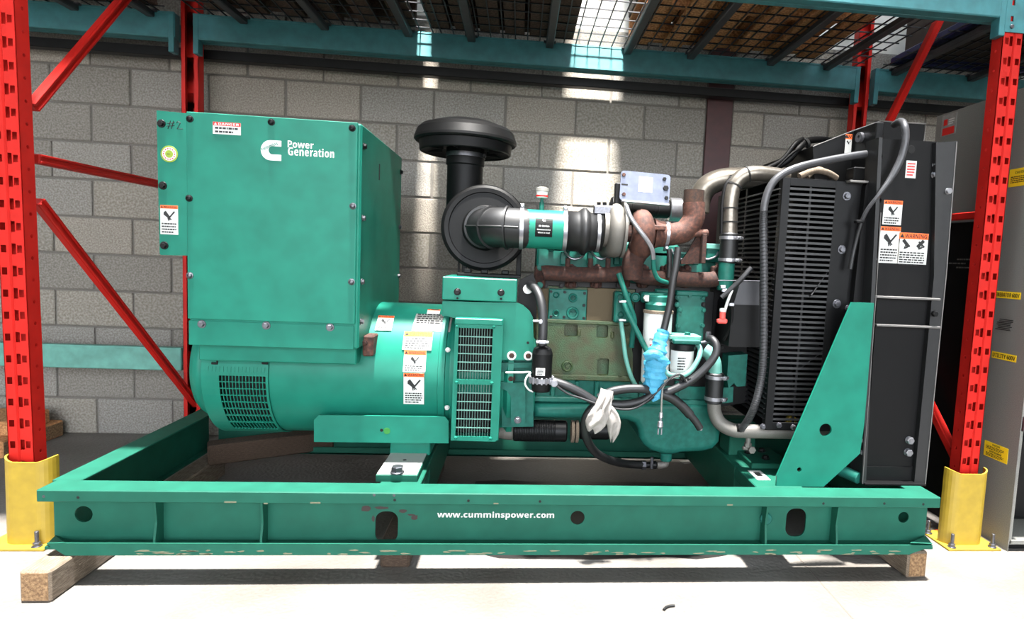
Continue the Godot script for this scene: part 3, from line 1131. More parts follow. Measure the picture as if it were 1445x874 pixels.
func skid() -> void:
	var x0 := .662
	var x1 := 3.628
	var yt := .311
	# front rail: top flange with a hanging lip, a recessed web with openings, a bottom flange with sled ends
	var s := B()
	s.box(Vector3(x0, yt - .008, 1.516), Vector3(x1, yt, 1.6), .003)
	s.box(Vector3(x0, .273, 1.592), Vector3(x1, yt - .001, 1.601), .002)
	var rail := obj("front_rail", s, M.skid, G)
	var zw := 1.548
	var wl := q(78, 735, zw).x
	var wr := q(1307, 735, zw).x
	var holes := []
	for h in [[118, 726, 11.5], [815, 731, 10.5], [1275, 730.5, 8.7]]:
		var c := q(h[0], h[1], zw)
		holes.append(ring2(Vector2(c.x, c.y), h[2] * .00234, 18))
	for r in [[529.5, 722, 561.5, 766], [1109, 718, 1137, 757.5]]:
		var e := span(r[0], r[1], r[2], r[3], zw)
		holes.append(slot2(Vector2(e[0].x, e[0].y), Vector2(e[1].x, e[1].y), .030))
	var web := PackedVector2Array([Vector2(wl, .112), Vector2(wr, .112), Vector2(wr, yt - .004), Vector2(wl, yt - .004)])
	var wp := obj("rail_web", B().prism(web, Transform3D(Basis(), Vector3(0, 0, zw - .006)), .006, holes), M.skid, G)
	# bottom flange, a channel lip turned up at the front, bevelled like a sled at both ends
	var lipz := 1.6
	var lip := outline(lipz, [66, 767, 1316, 770, 1316, 771.5, 1282, 783, 92, 784.5, 66, 768.5])
	var fl := B().prism(lip, Transform3D(Basis(), Vector3(0, 0, lipz - .006)), .006)
	var yb := .104
	fl.box(Vector3(q(92, 784, lipz).x, yb - .004, 1.5), Vector3(q(1282, 783, lipz).x, yb + .004, lipz - .003), .002)
	# sloping sled shoes at the ends
	for e in [[66.0, 92.0, 78.0], [1316.0, 1282.0, 1306.0]]:
		var a := q(e[0], 768, lipz)
		var b := q(e[1], 784, lipz)
		fl.quad(Vector3(a.x, a.y, lipz), Vector3(b.x, b.y, lipz), Vector3(b.x, b.y, 1.5), Vector3(a.x, a.y, 1.5), Vector3.DOWN)
		var t := Vector3(q(e[2], 756, zw).x, q(e[2], 756, zw).y, zw)
		fl.flat(Vector3(a.x, a.y, lipz), Vector3(a.x, a.y, zw), t, Vector3(0, 1, 1))
		fl.flat(Vector3(a.x, a.y, lipz), t, Vector3(b.x, a.y + .004, lipz), Vector3(0, 1, 1))
	fl.box(Vector3(wl, .118, zw - .003), Vector3(wr, .128, lipz - .004), .001)
	obj("bottom_flange", fl, M.skid, G)
	var scuff := B()
	for k in 60:
		var p := q(rng.randf_range(100, 1270), 782.5 - 6.0 * pow(rng.randf(), 2.0), lipz + .0002)
		var ring := PackedVector2Array()
		var w := rng.randf_range(.008, .035)
		for j in 10:
			ring.append(Vector2(p.x, p.y) + Vector2(cos(TAU * j / 10) * w, sin(TAU * j / 10) * .0032) * rng.randf_range(.4, 1.0))
		scuff.prism(ring, Transform3D(Basis(), Vector3(0, 0, lipz)), .0004)
	for t in [[325, 710, .018], [445, 711, .016], [375, 712, .006], [700, 712, .008], [1030, 714, .01]]:
		var p := q(t[0], t[1] - 1.0, 1.6012)
		scuff.box(p - Vector3(t[2], .0022, .0003), p + Vector3(t[2], .0022, .0003))
	obj("scuff_marks", scuff, mat(Color(.40, .40, .32), .9), rail)
	for x in [[222, 224], [371, 373], [1077, 1079], [1176.5, 1178.5]]:
		var xx := q(x[0], 740, 1.57).x
		var poly := PackedVector2Array([Vector2(1.547, .125), Vector2(1.594, .125), Vector2(1.594, .15), Vector2(1.583, .2), Vector2(1.592, .275), Vector2(1.592, .3), Vector2(1.547, .3)])
		obj("stiffener", B().prism(poly, Transform3D(Basis(Vector3(0, 0, 1), Vector3(0, 1, 0), Vector3(1, 0, 0)), Vector3(xx, 0, 0)), .007), M.skid, G)
	# lettering on the web
	var e1 := span(617, 722.5, 782, 733.5, zw + .001)
	text(wp, "lettering", "www.cumminspower.com", (e1[0] + e1[1]) / 2, RT, UP3, e1[1].x - e1[0].x, e1[1].y - e1[0].y, M.white)
	# drilled holes along the lip, and paint scraped to bare metal round the oval slot
	for h in [[61.5, 701], [110, 702.5], [528, 699], [556, 699.5], [557, 706], [661, 707], [762, 708], [1162, 711], [1248, 711], [1303, 712]]:
		var p := q(h[0], h[1], 1.6012)
		obj("drilled_hole", B().drum(p - FW * .004, p + FW * .0004, .0045, .0002, 10), M.steel if h[0] in [61.5, 528, 556] else M.dark, rail)
	var scr := B()
	for c in [[516, 718, .022, .012], [538, 717, .03, .006], [569, 722, .016, .008], [585, 730, .014, .011], [579, 727, .012, .004], [527, 733, .006, .014]]:
		var p := q(c[0], c[1], zw + .0003)
		var ring := PackedVector2Array()
		for k in 11:
			ring.append(Vector2(p.x, p.y) + Vector2(cos(TAU * k / 11) * c[2], sin(TAU * k / 11) * c[3]) * rng.randf_range(.55, 1.0))
		scr.prism(ring, Transform3D(Basis(), Vector3(0, 0, zw)), .0005)
	obj("bare_patch", scr, mat(Color(.19, .14, .13), .8), wp)
	var pl := q(1082, 733.5, 1.56)
	obj("lifting_pin", B().drum(pl - FW * .03, pl, .022, .004, 18), M.engine, G)
	var pl2 := qy(1233, 688, .335)
	obj("pipe_stub", B().drum(Vector3(pl2.x - .03, .335, 1.40), Vector3(pl2.x + .005, .33, 1.47), .022, .003, 16), M.engine, G)
	# side and rear rails: channels
	var lr := B()
	lr.box(Vector3(.648, yt - .008, .55), Vector3(.735, yt, 1.517), .003)
	lr.box(Vector3(.652, .11, .55), Vector3(.660, yt - .004, 1.52), .002)
	lr.box(Vector3(.652, .10, .55), Vector3(.68, .11, 1.52), .002)
	obj("side_rail", lr, M.skid, G)
	var rr := B()
	rr.box(Vector3(3.55, yt - .008, .55), Vector3(3.628, yt, 1.517), .003)
	rr.box(Vector3(3.57, .11, .55), Vector3(3.578, yt - .004, 1.52), .002)
	rr.box(Vector3(3.55, .10, .55), Vector3(3.62, .11, 1.52), .002)
	obj("side_rail", rr, M.skid, G)
	var br := B()
	br.box(Vector3(.662, yt - .008, .5), Vector3(3.628, yt, .585), .003)
	br.box(Vector3(.7, .11, .54), Vector3(3.6, yt - .004, .547), .002)
	br.box(Vector3(.662, .10, .5), Vector3(3.628, .11, .6), .002)
	br.box(Vector3(.7, .10, .594), Vector3(3.6, .135, .6), .001)
	obj("rear_rail", br, M.skid, G)
	# cross member under the alternator foot with its isolator plate and bolt
	var cm := B().box(Vector3(1.66, .12, .55), Vector3(1.80, yt - .02, 1.24), .004).box(Vector3(1.66, yt - .05, 1.24), Vector3(1.80, yt - .02, 1.516), .003)
	obj("cross_member", cm, M.skid, G)
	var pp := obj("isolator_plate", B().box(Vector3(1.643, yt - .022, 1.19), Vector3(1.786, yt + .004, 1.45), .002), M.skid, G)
	obj("painted_sunlit_top", B().box(Vector3(1.646, yt + .004, 1.2), Vector3(1.783, yt + .0065, 1.447), .001), mat(Color(.70, .70, .68), .5), pp)  # pale sheet paints in the sun whitening the green plate's top
	var bp := qy(560.5, 668, yt + .006)
	bolt(pp, Vector3(bp.x, yt + .0065, bp.z), UP3, .0215, M.steel, 1.15)
	var hp := qy(571, 650, yt + .005)
	obj("drilled_hole", B().drum(Vector3(hp.x, yt, hp.z), Vector3(hp.x, yt + .0072, hp.z), .008, .001, 12), M.dark, pp)
	# cross member by the radiator with the engine leg and its isolator pad
	obj("cross_member", B().box(Vector3(2.985, .12, .55), Vector3(3.16, yt, 1.30), .004).box(Vector3(2.985, yt - .05, 1.30), Vector3(3.16, yt, 1.516), .003), M.skid, G)
	var pad := obj("isolator_plate", B().box(Vector3(3.04, yt, 1.12), Vector3(3.2, yt + .022, 1.33), .003), M.skid, G)
	for h in [[3.075, 1.2], [3.12, 1.27], [3.14, 1.18]]:
		bolt(pad, Vector3(h[0], yt + .022, h[1]), UP3, .012, M.black_metal, 1.4)
	var le := span(1028, 612, 1058, 645, 1.16)
	obj("engine_leg", B().box(Vector3(le[0].x, yt, 1.05), Vector3(le[1].x + .02, le[1].y, 1.17), .004), M.skid, G)
	# sticker on the cross member
	var st := qy(1071, 671, yt + .001)
	var stk := obj("sticker", B().box(st - Vector3(.025, .0008, .05), st + Vector3(.025, .0008, .05)), M.label, G)
	obj("pictogram", B().box(st + Vector3(-.012, .0008, -.03), st + Vector3(.012, .0014, .015)), M.ink, stk)

func danger_label(parent: Node, x0: float, y0: float, x1: float, y1: float, z: float, head: Material, word: String, pict := true, rows := 4, ink := "") -> void:
	var e := span(x0, y0, x1, y1, z)
	var lo: Vector3 = e[0]
	var hi: Vector3 = e[1]
	label_at(parent, (lo + hi) / 2 + FW * .0006, RT, UP3, hi.x - lo.x, hi.y - lo.y, head, word, pict, rows)

# warning label: coloured headline with a triangle and a word, a hand-and-fan pictogram, fine print
func label_at(parent: Node, c: Vector3, u: Vector3, v: Vector3, w: float, h: float, head: Material, word: String, pict := true, rows := 4, hh := 0.0) -> void:
	u = u.normalized()
	v = v.normalized()
	var nrm := u.cross(v)
	var b := Basis(u, v, nrm)
	var o := obj("warning_label", B().obox(Transform3D(b, c), Vector3(w, h, .0012)), M.label, parent)
	if hh <= 0.0:
		hh = minf(h * .3, w * .2)
	var top := c + v * (h / 2 - hh / 2)
	obj("headline", B().obox(Transform3D(b, top + nrm * .0004), Vector3(w * .99, hh * .98, .0012)), head, o)
	text(o, "lettering", word, top + u * w * .07 + nrm * .0012, u, v, w * .74, hh * .62, M.ink if head != M.signal_red else M.label)
	var tri := PackedVector2Array([Vector2(-.5, -.42), Vector2(.5, -.42), Vector2(0, .48)])
	var sc := hh * .75
	for i in 3:
		tri[i] = tri[i] * sc
	obj("hazard_triangle", B().prism(tri, Transform3D(b, top - u * w * .40 + nrm * .0009), .0006), M.ink if head != M.signal_red else M.label, o)
	var left := h - hh
	var py := c + v * (h / 2 - hh)
	if pict:
		var ps := minf(left * .48, w * .62)
		var pc := py - v * (ps * .55 + left * .04)
		var s := B()
		# slanting fan blade and a hand with fingers
		var t2 := func(a: float) -> Basis: return Basis(u * cos(a) + v * sin(a), v * cos(a) - u * sin(a), nrm)
		var ring := PackedVector2Array([Vector2(-.48, .3), Vector2(-.3, .44), Vector2(-.02, .05), Vector2(.12, -.12), Vector2(-.05, -.28), Vector2(-.28, -.1), Vector2(-.5, .08)])
		for i in ring.size():
			ring[i] *= ps
		s.prism(ring, Transform3D(b, pc + nrm * .0008), .0006)
		s.obox(Transform3D(t2.call(.9), pc + u * ps * .26 + v * ps * .1 + nrm * .001), Vector3(ps * .75, ps * .13, .0006))
		for k in 3:
			s.obox(Transform3D(t2.call(-.8 - k * .25), pc + u * ps * (.12 - k * .1) - v * ps * (.3 + k * .03) + nrm * .001), Vector3(ps * .28, ps * .08, .0006))
		obj("pictogram", s, M.ink, o)
		py -= v * (ps * 1.12 + left * .04)
		left -= ps * 1.12 + left * .04
	if rows > 0:
		obj("fine_print", fine_print(B(), py - v * left * .5 + nrm * .0007, u, v, w * .84, left * .86, rows), M.ink, o)

func control_box() -> void:
	var zf := 1.4
	var zb := .7
	var xl := q(266, 330, zf).x
	var xr := 1.5655
	var yt := 1.5155
	var yb := q(380, 489, zf).y
	# sheet-metal box: body, front panel on it, wing plate at the left
	var box := obj("electrical_box", B().box(Vector3(xl, yb, zb), Vector3(xr, yt, zf), .006), M.green, G)
	var d := span(266, 163, 503, 454, zf + .007)
	var door := obj("front_panel", B().box(Vector3(xl - .001, d[0].y, zf), Vector3(d[1].x, yt + .001, zf + .007), .002), M.green, G)
	# return lip over the lower flange and a corner strip
	obj("lower_flange", B().box(Vector3(xl, yb - .002, zf), Vector3(d[1].x - .004, d[0].y - .006, zf + .0035), .001), M.green, G)
	var wing := outline(zf + .002, [221, 156, 264, 160, 266, 361, 227, 360, 225.5, 358])
	var wg := obj("wing_plate", B().prism(wing, Transform3D(Basis(), Vector3(0, 0, zf - .003)), .006), M.green, G)
	wg.mesh = B().prism(wing, Transform3D(Basis(), Vector3(0, 0, zf - .003)), .006).box(Vector3(q(224, 260, zf).x, q(240, 358, zf).y + .01, zf - .25), Vector3(xl, yt - .002, zf - .003), .004).mesh()
	var z1 := zf + .007
	for p in [[268, 168], [383, 172.5], [497, 181], [267, 280], [498, 291], [268, 389], [496, 398]]:
		screw(door, q(p[0], p[1], z1), FW, .0095, M.steel if p[1] > 285 else M.black_metal)
	for p in [[285, 457.5], [376, 459.5], [466, 462]]:
		bolt(box, q(p[0], p[1], zf + .002), FW, .0095, M.steel, 1.5, "flange_bolt")
	for p in [[228, 174.5], [230, 262], [232, 346.5]]:
		bolt(wg, q(p[0], p[1], zf + .003), FW, .0095, M.black_metal, 1.4, "flange_bolt")
	for y in [1.445, 1.20, .98, .84]:
		for z in [1.375, .73]:
			bolt(box, Vector3(xr, y, z), RT, .009, M.steel if y < 1.3 else M.black_metal, 1.3, "flange_bolt")
	obj("slot", B().box(Vector3(xr - .002, 1.36, 1.13), Vector3(xr + .0012, 1.42, 1.145)), M.dark, box)
	# logo: a white C with a slanting word, and two lines of lettering
	var e := span(368, 198, 397, 226.5, z1)
	var lo: Vector3 = e[0]
	var sz: Vector3 = e[1] - e[0]
	var w := sz.x
	var h := sz.y
	var ring := PackedVector2Array()
	ring.append(Vector2(w, h))
	for k in 9:
		var a := PI / 2 + PI * k / 8
		ring.append(Vector2(w * .46 + cos(a) * w * .46, h * .5 + sin(a) * h * .5))
	ring.append(Vector2(w, 0))
	ring.append(Vector2(w, h * .30))
	for k in 7:
		var a := -PI / 2 - PI * k / 6
		ring.append(Vector2(w * .56 + cos(a) * w * .18, h * .505 + sin(a) * h * .205))
	ring.append(Vector2(w, h * .71))
	var logo := obj("logo", B().prism(ring, Transform3D(Basis(), Vector3(lo.x, lo.y, z1)), .0008), M.white, door)
	var tilt := Vector3(cos(.42), sin(.42), 0)
	text(logo, "lettering", "cummins", Vector3(lo.x + w * .42, lo.y + h * .70, z1 + .001), tilt, Vector3(-tilt.y, tilt.x, 0), w * .86, h * .17, M.green)
	for t in [["Power", 406, 199, 442.5, 209.5], ["Generation", 406.5, 208.5, 471.5, 221.5]]:
		var r := span(t[1], t[2], t[3], t[4], z1)
		text(door, "lettering", t[0], (r[0] + r[1]) / 2, RT, UP3, r[1].x - r[0].x, (r[1].y - r[0].y) * .92, M.white)
	# stickers
	danger_label(door, 300.5, 173, 340, 190, z1, M.signal_red, "DANGER", false, 2)
	danger_label(wg, 226.5, 290, 251.5, 331, zf + .003, M.orange, "WARNING", true, 4)
	var cc := q(239, 217.5, zf + .003)
	var seal := obj("round_seal", B().drum(cc, cc + FW * .0012, .027, .0003, 28), M.lime, wg)
	obj("seal_ring", B().drum(cc, cc + FW * .0016, .022, .0002, 28), M.label, seal)
	obj("seal_core", B().drum(cc, cc + FW * .002, .0125, .0002, 20), M.lime, seal)
	var sb := B()
	for k in 14:
		var a := TAU * k / 14
		var uu := Vector3(-sin(a), cos(a), 0)
		sb.obox(Transform3D(Basis(uu, uu.cross(FW) * -1.0, FW), cc + Vector3(cos(a), sin(a), 0) * .0175 + FW * .0018), Vector3(.0045, .003, .0006))
	obj("fine_print", sb, M.signal_red, seal)
	obj("fine_print", fine_print(B(), cc + FW * .0022, RT, UP3, .014, .004, 1), M.ink, seal)
	# handwriting in marker
	var hs := B()
	var hc := q(247, 177, zf + .0035)
	for l in [[-.022, -.012, -.014, .014], [-.012, -.012, -.004, .014], [-.026, -.004, -.002, -.001], [-.025, .005, -.001, .008], [.004, .008, .009, .013], [.009, .013, .017, .009], [.017, .009, .006, -.011], [.006, -.011, .024, -.010]]:
		hs.tube(PackedVector3Array([hc + Vector3(l[0], l[1], 0), hc + Vector3(l[2], l[3], 0)]), .0011, 5)
	obj("marker_number", hs, M.ink, wg)
	# plinth between the box and the alternator, with a rusty clip at its corner
	var pr := span(280, 487, 504, 504, 1.36)
	obj("box_plinth", B().box(Vector3(pr[0].x, pr[0].y - .02, .76), Vector3(1.548, yb + .002, 1.36), .004), M.green, G)
	var rc := span(512, 474, 527, 503, 1.33)
	var clip := obj("corner_clip", B().box(Vector3(rc[0].x, rc[0].y, 1.25), Vector3(rc[1].x, rc[1].y, 1.335), .005), M.rust_pale, G)
	bolt(clip, q(514, 484, 1.336), FW, .009, M.rust, 1.4)

# point on the alternator's barrel where a sight line first meets it
const ALT_Y := .622
const ALT_Z := 1.05
const ALT_R := .262

func on_barrel(x: float, y: float, r := ALT_R) -> Vector3:
	var d := sight(x, y)
	var o := Vector2(EYE.y - ALT_Y, EYE.z - ALT_Z)
	var v := Vector2(d.y, d.z)
	var a := v.dot(v)
	var b := o.dot(v)
	var c := o.dot(o) - r * r
	var disc := b * b - a * c
	return EYE + d * ((-b - sqrt(maxf(disc, 0.0))) / a)

func barrel_label(x0: float, y0: float, x1: float, y1: float, parent: Node, head: Material, word: String, pict: bool, rows: int) -> void:
	var p := on_barrel((x0 + x1) / 2, (y0 + y1) / 2, ALT_R + .0015)
	var l := on_barrel(x0, (y0 + y1) / 2)
	var r := on_barrel(x1, (y0 + y1) / 2)
	var t := on_barrel((x0 + x1) / 2, y0)
	var b := on_barrel((x0 + x1) / 2, y1)
	var nrm := Vector3(0, p.y - ALT_Y, p.z - ALT_Z).normalized()
	var v := RT.cross(nrm).normalized() * -1.0
	label_at(parent, p - nrm * .0002, RT, v, r.x - l.x, t.distance_to(b), head, word, pict, rows)

func alternator() -> void:
	var o := Vector3(0, ALT_Y, ALT_Z)
	var xa := 1.225
	var xb := 1.872
	var L := xb - xa
	var bar := obj("alternator_barrel", B().lathe(o + RT * xa, RT, [Vector2(0, 0), Vector2(0, ALT_R - .006), Vector2(.006, ALT_R), Vector2(L - .045, ALT_R), Vector2(L - .043, ALT_R + .008), Vector2(L - .02, ALT_R + .008), Vector2(L - .018, ALT_R + .001), Vector2(L, ALT_R - .004), Vector2(L, 0)], 72), M.green, G)
	# air inlet cover at the end: a perforated band round the barrel
	var x0 := 1.004
	var x1 := 1.232
	var rc := ALT_R + .007
	var us := [x0, x0 + .008]
	var n := 14
	var ua := q(312, 560, 1.3).x
	var ub := q(378, 560, 1.3).x
	for k in n:
		var u := ua + (ub - ua) * (k + .5) / n
		us.append_array([u - (ub - ua) / n * .39, u + (ub - ua) / n * .39])
	us.append(x1)
	var vs := []
	var steps := 40
	var a0 := deg_to_rad(-128.0)   # angle from +z towards +y
	var a1 := deg_to_rad(68.0)
	for k in steps + 1:
		vs.append(a0 + (a1 - a0) * k / steps)
	var rows := []
	for k in 8:
		var y := 531.0 + k * 9.4
		var p := on_barrel(345, y, rc)
		var pb := on_barrel(345, y + 8.1, rc)
		var at := atan2(p.y - ALT_Y, p.z - ALT_Z)
		var ab := atan2(pb.y - ALT_Y, pb.z - ALT_Z)
		rows.append([ab, at])
		vs.append_array([ab, at])
	vs.sort()
	var solid := func(i: int, j: int) -> bool:
		if i < 2 or i % 2 == 1 or i >= us.size() - 2:
			return true
		var m: float = (vs[j] + vs[j + 1]) / 2
		for r in rows:
			if m > r[0] and m < r[1]:
				return false
		return true
	var place := func(u: float, v: float, inner: int) -> Vector3:
		var rr := rc - .004 * inner
		return Vector3(u, ALT_Y + sin(v) * rr, ALT_Z + cos(v) * rr)
	var cover := obj("air_inlet_cover", B().sheet(us, vs, func(i: int, j: int) -> bool: return true if i == 1 else solid.call(i, j), place), M.green, G)
	obj("end_face", B().lathe(o + RT * (x0 + .004), RT, [Vector2(0, 0), Vector2(0, rc - .002), Vector2(.004, rc - .002), Vector2(.004, 0)], 60), M.green, cover)
	obj("painted_inner_shade", B().lathe(o + RT * (x0 + .02), RT, [Vector2(0, 0), Vector2(0, rc - .05), Vector2(.2, rc - .05), Vector2(.2, 0)], 36), M.dark, cover)  # black core stands in for the shade inside the cover
	# shallow pressed louvres beside the openings
	var lv := B()
	for k in 16:
		var u := ua - .035 + (ub - ua + .03) * k / 15.0
		var p := on_barrel(345, 522, rc + .0006)
		var nn := Vector3(0, p.y - ALT_Y, p.z - ALT_Z).normalized()
		lv.obox(Transform3D(Basis(RT, nn.cross(RT), nn), Vector3(u, p.y, p.z)), Vector3(.0022, .018, .0015))
	obj("louvre", lv, M.green, cover)
	for x in [303.0, 374.0]:
		var p := on_barrel(x, 513, rc)
		obj("strap_clip", B().box(p - Vector3(.011, .004, .003), p + Vector3(.011, .004, .003), .001).box(p + Vector3(.006, .002, -.003), p + Vector3(.011, .014, .003), .001), M.dark, cover)
	# smaller end bell
	var sx := .918
	obj("end_bell", B().lathe(o + RT * sx, RT, [Vector2(0, 0), Vector2(0, .17), Vector2(.012, .2), Vector2(.035, .215), Vector2(.07, .215), Vector2(.07, 0)], 48, true), M.green, G)
	# foot bracket along the barrel and the block it stands on
	var fb := B().prism(outline(1.335, [443, 593, 450, 586, 628, 588.5, 633, 595, 633, 626, 443, 624]), Transform3D(Basis(), Vector3(0, 0, 1.327)), .008)
	var e := span(443, 590, 633, 625, 1.335)
	fb.box(Vector3(e[0].x + .003, e[0].y, 1.1), Vector3(e[0].x + .011, e[1].y - .01, 1.33), .001)
	fb.box(Vector3(e[1].x - .011, e[0].y, 1.1), Vector3(e[1].x - .003, e[1].y - .02, 1.33), .001)
	fb.box(Vector3(e[0].x + .01, e[0].y + .002, 1.02), Vector3(e[1].x - .01, e[0].y + .012, 1.328), .001)
	var foot := obj("foot_bracket", fb, M.green, G)
	var hp := q(538.5, 607.5, 1.335)
	obj("drilled_hole", B().drum(hp - FW * .002, hp + FW * .0005, .006, .0002, 12), M.dark, foot)
	var gp := q(546, 608.5, 1.335)
	obj("round_sticker", B().drum(gp - FW * .001, gp + FW * .0008, .012, .0002, 18), mat(Color(.12, .45, .14), .5), foot)
	var fe := span(550, 627, 607, 644, 1.22)
	obj("foot_block", B().box(Vector3(fe[0].x, .308, .95), Vector3(fe[1].x, fe[1].y + .04, 1.22), .004), M.green, G)
	# labels and the data plate on the barrel
	barrel_label(569, 468.5, 610, 494, bar, M.caution, "CAUTION", false, 5)
	barrel_label(569.5, 495, 601, 525, bar, M.orange, "WARNING", true, 3)
	barrel_label(569.5, 527, 598.5, 570.5, bar, M.orange, "WARNING", true, 5)
	barrel_label(531.5, 446, 554.5, 466, bar, M.orange, "WARNING", true, 1)
	var plate := B()
	var a := on_barrel(606, 468, ALT_R)
	var bt := on_barrel(610, 444, ALT_R)
	var t0 := atan2(a.y - ALT_Y, a.z - ALT_Z)
	var t1 := atan2(bt.y - ALT_Y, bt.z - ALT_Z)
	var pl := on_barrel(581, 468).x
	var pr2 := on_barrel(635, 468).x
	var vv := []
	for k in 9:
		vv.append(t0 + (t1 - t0) * k / 8)
	plate.sheet([pl, pr2], vv, func(i: int, j: int) -> bool: return true, func(u: float, v: float, inner: int) -> Vector3: return Vector3(u + .01 * (v - t0), ALT_Y + sin(v) * (ALT_R + .0015 - .0015 * inner), ALT_Z + cos(v) * (ALT_R + .0015 - .0015 * inner)))
	var pp := obj("data_plate", plate, M.grey_tag, bar)
	var am := t0 + (t1 - t0) * .68
	var pc := Vector3((pl + pr2) / 2, ALT_Y + sin(am) * (ALT_R + .002), ALT_Z + cos(am) * (ALT_R + .002))
	var nn := Vector3(0, sin(am), cos(am))
	obj("fine_print", fine_print(B(), pc, RT, nn.cross(RT), .12, .06, 5), M.ink, pp)
	barrel_label(603, 437, 621, 443, bar, M.orange, "!", false, 0)
	for y in [[632, 494], [631, 575]]:
		var p := on_barrel(y[0], y[1], ALT_R + .008)
		bolt(bar, p, Vector3(0, p.y - ALT_Y, p.z - ALT_Z).normalized(), .008, M.white, 1.2)

func flywheel_end() -> void:
	var o := Vector3(0, ALT_Y, ALT_Z)
	# bell housing behind the covers
	obj("bell_housing", B().lathe(o + RT * 1.87, RT, [Vector2(0, 0), Vector2(0, .268), Vector2(.2, .268), Vector2(.215, .285), Vector2(.235, .285), Vector2(.24, .24), Vector2(.32, .22), Vector2(.32, 0)], 60), M.green, G)
	# top cover box
	var zt := 1.36
	var e := span(624, 393, 729.5, 425, zt)
	var tc := obj("top_cover", B().box(Vector3(e[0].x, e[0].y, 1.08), Vector3(e[1].x, e[1].y + .001, zt), .003), M.green, G)
	for p in [[645.5, 412], [707, 413]]:
		bolt(tc, q(p[0], p[1], zt), FW, .0095, M.black_metal, 1.35)
	for p in [[645.5, 421], [707, 422]]:
		var c := q(p[0], p[1], zt)
		obj("drilled_hole", B().drum(c - FW * .001, c + FW * .0006, .004, .0002, 10), M.dark, tc)
	# shaped side plate
	var zp := 1.352
	var pl := outline(zp, [624, 425.8, 730, 427.5, 738, 431, 748, 440, 752, 448, 754, 508.5, 705.5, 508, 706, 457, 703, 450.5, 640, 449, 632, 446.5, 627, 441, 624, 434])
	var sp := obj("side_plate", B().prism(pl, Transform3D(Basis(), Vector3(0, 0, zp - .008)), .008), M.green, G)
	sp.mesh = B().prism(pl, Transform3D(Basis(), Vector3(0, 0, zp - .008)), .008).box(Vector3(q(624, 430, zp).x, q(640, 447, zp).y, 1.1), Vector3(q(706, 430, zp).x, q(680, 427, zp).y, zp - .008)).mesh()
	for p in [[722, 502], [745.5, 502.5]]:
		var c := q(p[0], p[1], zp)
		obj("washer", B().lathe(c, FW, [Vector2(0, .0165), Vector2(.003, .0165), Vector2(.003, .010), Vector2(0, .010)], 22), M.white, sp)
		obj("bolt", B().hexnut(c + FW * .0005, FW, .0105, .004), M.rust, sp)
	var dh := q(745, 484, zp)
	obj("drilled_hole", B().drum(dh - FW * .001, dh + FW * .0006, .005, .0002, 10), M.dark, sp)
	# air outlet cover: a frame with a wire grille in two panes
	var zg := 1.392
	var f := span(638.5, 453, 706, 622.5, zg)
	var lo: Vector3 = f[0]
	var hi: Vector3 = f[1]
	var o1 := span(645.5, 463.5, 694, 536, zg)
	var o2 := span(643.5, 543, 693, 616.5, zg)
	var fr := B()
	var P := PackedVector2Array([Vector2(lo.x, lo.y), Vector2(hi.x - .01, lo.y - .002), Vector2(hi.x, lo.y + .01), Vector2(hi.x + .003, hi.y), Vector2(lo.x + .004, hi.y)])
	var hs := []
	for w in [o1, o2]:
		hs.append(PackedVector2Array([Vector2(w[0].x, w[0].y), Vector2(w[1].x, w[0].y), Vector2(w[1].x + .001, w[1].y), Vector2(w[0].x + .002, w[1].y)]))
	fr.prism(P, Transform3D(Basis(), Vector3(0, 0, zg - .012)), .012, hs)
	fr.box(Vector3(lo.x + .004, lo.y + .004, 1.30), Vector3(lo.x + .01, hi.y, zg - .01), .001)
	fr.box(Vector3(hi.x - .006, lo.y + .004, 1.30), Vector3(hi.x, hi.y, zg - .01), .001)
	fr.box(Vector3(lo.x + .004, lo.y, 1.30), Vector3(hi.x, lo.y + .006, zg - .008), .001)
	fr.box(Vector3(lo.x + .002, hi.y - .014, 1.30), Vector3(hi.x + .002, hi.y + .008, zg + .004), .003)
	var gc := obj("air_outlet_cover", fr, M.green, G)
	obj("painted_inner_shade", B().box(Vector3(lo.x + .011, lo.y + .008, 1.29), Vector3(hi.x - .007, hi.y - .016, 1.315)), M.dark, gc)  # black box paints in the darkness behind the grille
	var bars := mat(Color(.22, .36, .32), .5)
	var rods := mat(Color(.36, .54, .49), .45)
	for w in [o1, o2]:
		for k in range(1, 13):
			var x: float = lerpf(w[0].x, w[1].x, k / 13.0)
			obj("grille_bar", B().box(Vector3(x - .0012, w[0].y - .002, zg - .010), Vector3(x + .0012, w[1].y + .002, zg - .006)), bars, gc)
		for k in range(1, 6):
			var y: float = lerpf(w[0].y, w[1].y, k / 6.0)
			obj("grille_bar", B().box(Vector3(w[0].x - .002, y - .0017, zg - .006), Vector3(w[1].x + .002, y + .0017, zg - .0025)), rods, gc)
	for p in [[645, 461], [697, 461.5], [644, 540], [694, 541], [643, 618], [692, 619]]:
		var c := q(p[0], p[1], zg)
		screw(gc, c, FW, .0055, M.green)
	# lower bracket of the bell housing
	var zb := 1.335
	obj("bell_bracket", B().prism(outline(zb, [706, 510, 753, 510, 753, 606, 708, 607]), Transform3D(Basis(), Vector3(0, 0, 1.2)), .10), M.engine, G)
	var bb := obj("mount_arm", B().prism(outline(zb, [706, 539, 724, 541, 741, 541, 741, 597, 737, 602, 725, 602, 721, 598, 721, 560, 715, 552, 706, 548]), Transform3D(Basis(), Vector3(0, 0, zb - .05)), .05), M.engine, G)
	bolt(bb, q(730.5, 593, zb), FW, .009, M.steel, 1.5)
	var bs := obj("boss", B().prism(outline(zb - .01, [707, 512, 751, 512, 751, 519, 724, 520, 720, 525, 706, 525]), Transform3D(Basis(), Vector3(0, 0, zb - .04)), .03), M.engine, G)
	bolt(bs, q(721, 534, zb - .015), FW, .012, M.rust, 1.3)
	# black stand of the air cleaner on the top cover
	var st := B()
